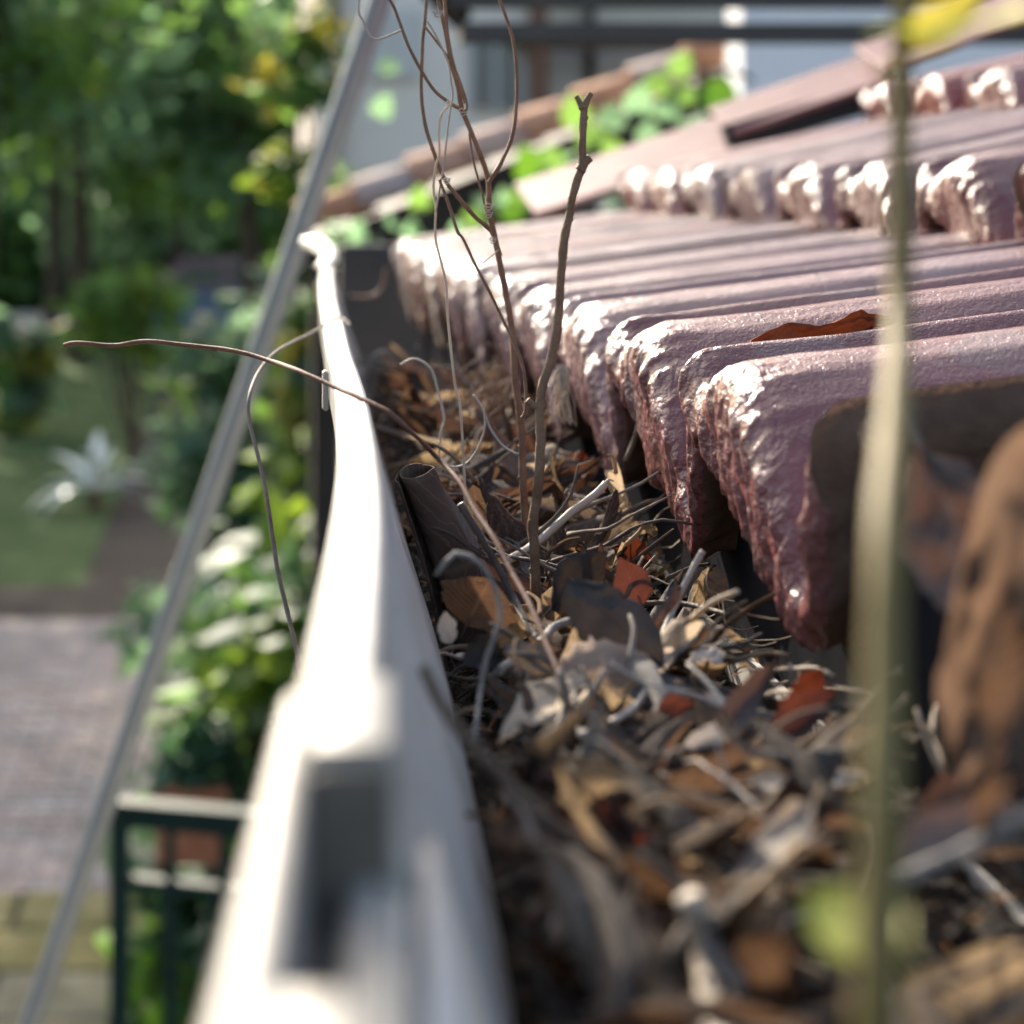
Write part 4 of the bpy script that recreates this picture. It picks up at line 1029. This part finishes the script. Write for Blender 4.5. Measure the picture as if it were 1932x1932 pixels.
# dry grass tuft and root fibres under the tiles
def fibres(name, n, fn, m, label, cat):
    mb = MB()
    for i in range(n):
        pts, r = fn(i); mb.tube(pts, r, 4, sub=3, cap=False)
    return tag(mb.build(name, M[m]), label, cat, kind='stuff')
random.seed(12)
def tuft(i):
    k = U(1.25, 1.5); b = P(U(880, 990), U(860, 985), k); b.z = H(b.x, b.y) + .002
    t = b + Vector((U(-.018, .012), U(-.02, .02), U(.012, .045)))
    return [b, b.lerp(t, .5) + Vector((U(-.004, .004), 0, .006)), t, t + Vector((U(-.012, .012), U(-.01, .01), U(-.012, .002)))], [.00035, .0003, .00022, .00012]
fibres('grass_tuft', 70, tuft, 'vine', 'dry straw coloured grass tuft in the sun behind the main stem', 'grass')
def root(i):
    b = P(1060 + U(-8, 8), 690 + U(-6, 6), 1.13)
    pts = [b]
    for s in range(5): pts.append(pts[-1] + Vector((U(-.0022, .0022), U(-.002, .002), -.0042)))
    return pts, [.0003, .00028, .00025, .0002, .00015, .0001]
fibres('root_tuft', 26, root, 'twig_pale', 'frayed fibrous rootlets hanging under a tile tip', 'roots')
def wisp(i):
    k = U(.78, .92); b = P(U(1270, 1400), U(1120, 1230), k); pts = [b]; a = U(0, 6)
    for s in range(4):
        a += U(-1, 1); pts.append(pts[-1] + Vector((cos(a) * .0045, U(-.002, .002), sin(a) * .003)))
    return pts, [.00016] * 5
fibres('root_fibres', 12, wisp, 'twig_pale', 'thread like root fibres in the dark hollow by the fascia', 'roots')

# ------------------------------------------------------------------ foreground plant
e = empty('young_plant', P(1650, 2150, .285)); tag(e, 'blurred olive plant stem with yellow green leaves close in front at right', 'plant')
TW('stem', [(1655, 2160, .285), (1655, 1932, .285), (1660, 1650, .29), (1666, 1350, .30), (1672, 1000, .32), (1688, 750, .36), (1698, 560, .39), (1700, 300, .40), (1700, 60, .40), (1705, -60, .40)], 2.35 * mm, 'olive', parent=e, r1=1.2 * mm, seg=10, nodes=2)
def YL(a, b, W, m, nh, seed):
    a = P(*a); b = P(*b); me = leaf_mesh((b - a).length, W, M[m], seed, .3, .3, .1, .1, (.8, .7), 18, 10, name='leaf')
    o = leaf_at(me, a, b, Vector(nh), None, name='leaf'); o.parent = e; o.matrix_parent_inverse = Matrix.Translation(-e.location)
    for key in ('label', 'category', 'group'):
        if key in o: del o[key]
YL((1700, 1800, .295), (1535, 1690, .31), .0047, 'yleaf', (-.2, -.5, .8), 3)
YL((1702, 105, .40), (1850, -20, .41), .0032, 'yleaf2', (-.3, -.8, .5), 4)
YL((1700, 60, .40), (1960, 40, .37), .0052, 'yleaf', (-.0, -.35, .95), 5)

# ------------------------------------------------------------------ labels of the loose litter, each told by what lies nearest to it
marks = [('the rolled leaf', P(840, 1080, .93)), ('the large charcoal leaf', P(1150, 1180, .84)), ('the pale broken stick', P(1080, 970, .98)), ('the two stems', P(1005, 1060, .95)),
         ('the striped humped leaf', P(1150, 1260, .74)), ('the pale curled leaf', P(1030, 1320, .7)), ('the bright white leaf', P(1440, 1640, .53)), ('the glowing red leaf', P(1510, 1350, .68)),
         ('the second tile tip', P(1242, 1051, .97)), ('the nearest sharp tile tip', P(1418, 1190, .8)), ('the straw grass tuft', P(930, 900, 1.35)), ('the dark gutter end', P(760, 720, 1.85)),
         ('the foreground plant stem', P(1650, 1900, .44)), ('the pale pointed leaf', P(1170, 1570, .57)), ('the dark wall stalk', P(960, 1500, .55)), ('the grey jointed twig', P(920, 1200, .76)),
         ('the whitish bottom stick', P(1340, 1850, .47)), ('the deep red sunlit leaf', P(1080, 890, 1.25)), ('the far row of tile tips', P(850, 680, 1.6))]
colr = {'leaf_brown': 'brown', 'leaf_tan': 'tan', 'leaf_grey': 'grey', 'leaf_dark': 'dark brown', 'leaf_red': 'reddish', 'leaf_pale': 'bleached pale', 'twig_grey': 'grey', 'twig_pale': 'pale', 'twig_dark': 'dark'}
buckets = {}
for o, mn, cat, gr, c, Ls in LIT:
    nm, mp = min(marks, key=lambda q: (q[1] - c).length)
    dx, dy = c.x - mp.x, c.y - mp.y
    side = ('right of' if dx > 0 else 'left of') if abs(dx) > abs(dy) else ('behind' if dy > 0 else 'in front of')
    size = 'long' if Ls > .045 else 'short'
    buckets.setdefault((size, colr[mn], cat, side, nm), []).append(((c - mp).length, o, gr))
words = ['', 'second nearest', 'third nearest', 'fourth nearest', 'fifth nearest', 'sixth nearest', 'seventh nearest', 'eighth nearest', 'ninth nearest', 'tenth nearest', 'eleventh nearest', 'twelfth nearest']
for (size, co, cat, side, nm), lst in buckets.items():
    lst.sort(key=lambda q: q[0])
    for i, (_, o, gr) in enumerate(lst):
        pre = ('nearest ' if len(lst) > 1 else '') if i == 0 else words[min(i, 11)] + ' '
        tag(o, f'{pre}{size} {co} {"dead leaf" if cat == "leaf" else "loose twig"} {side} {nm}', cat, gr)
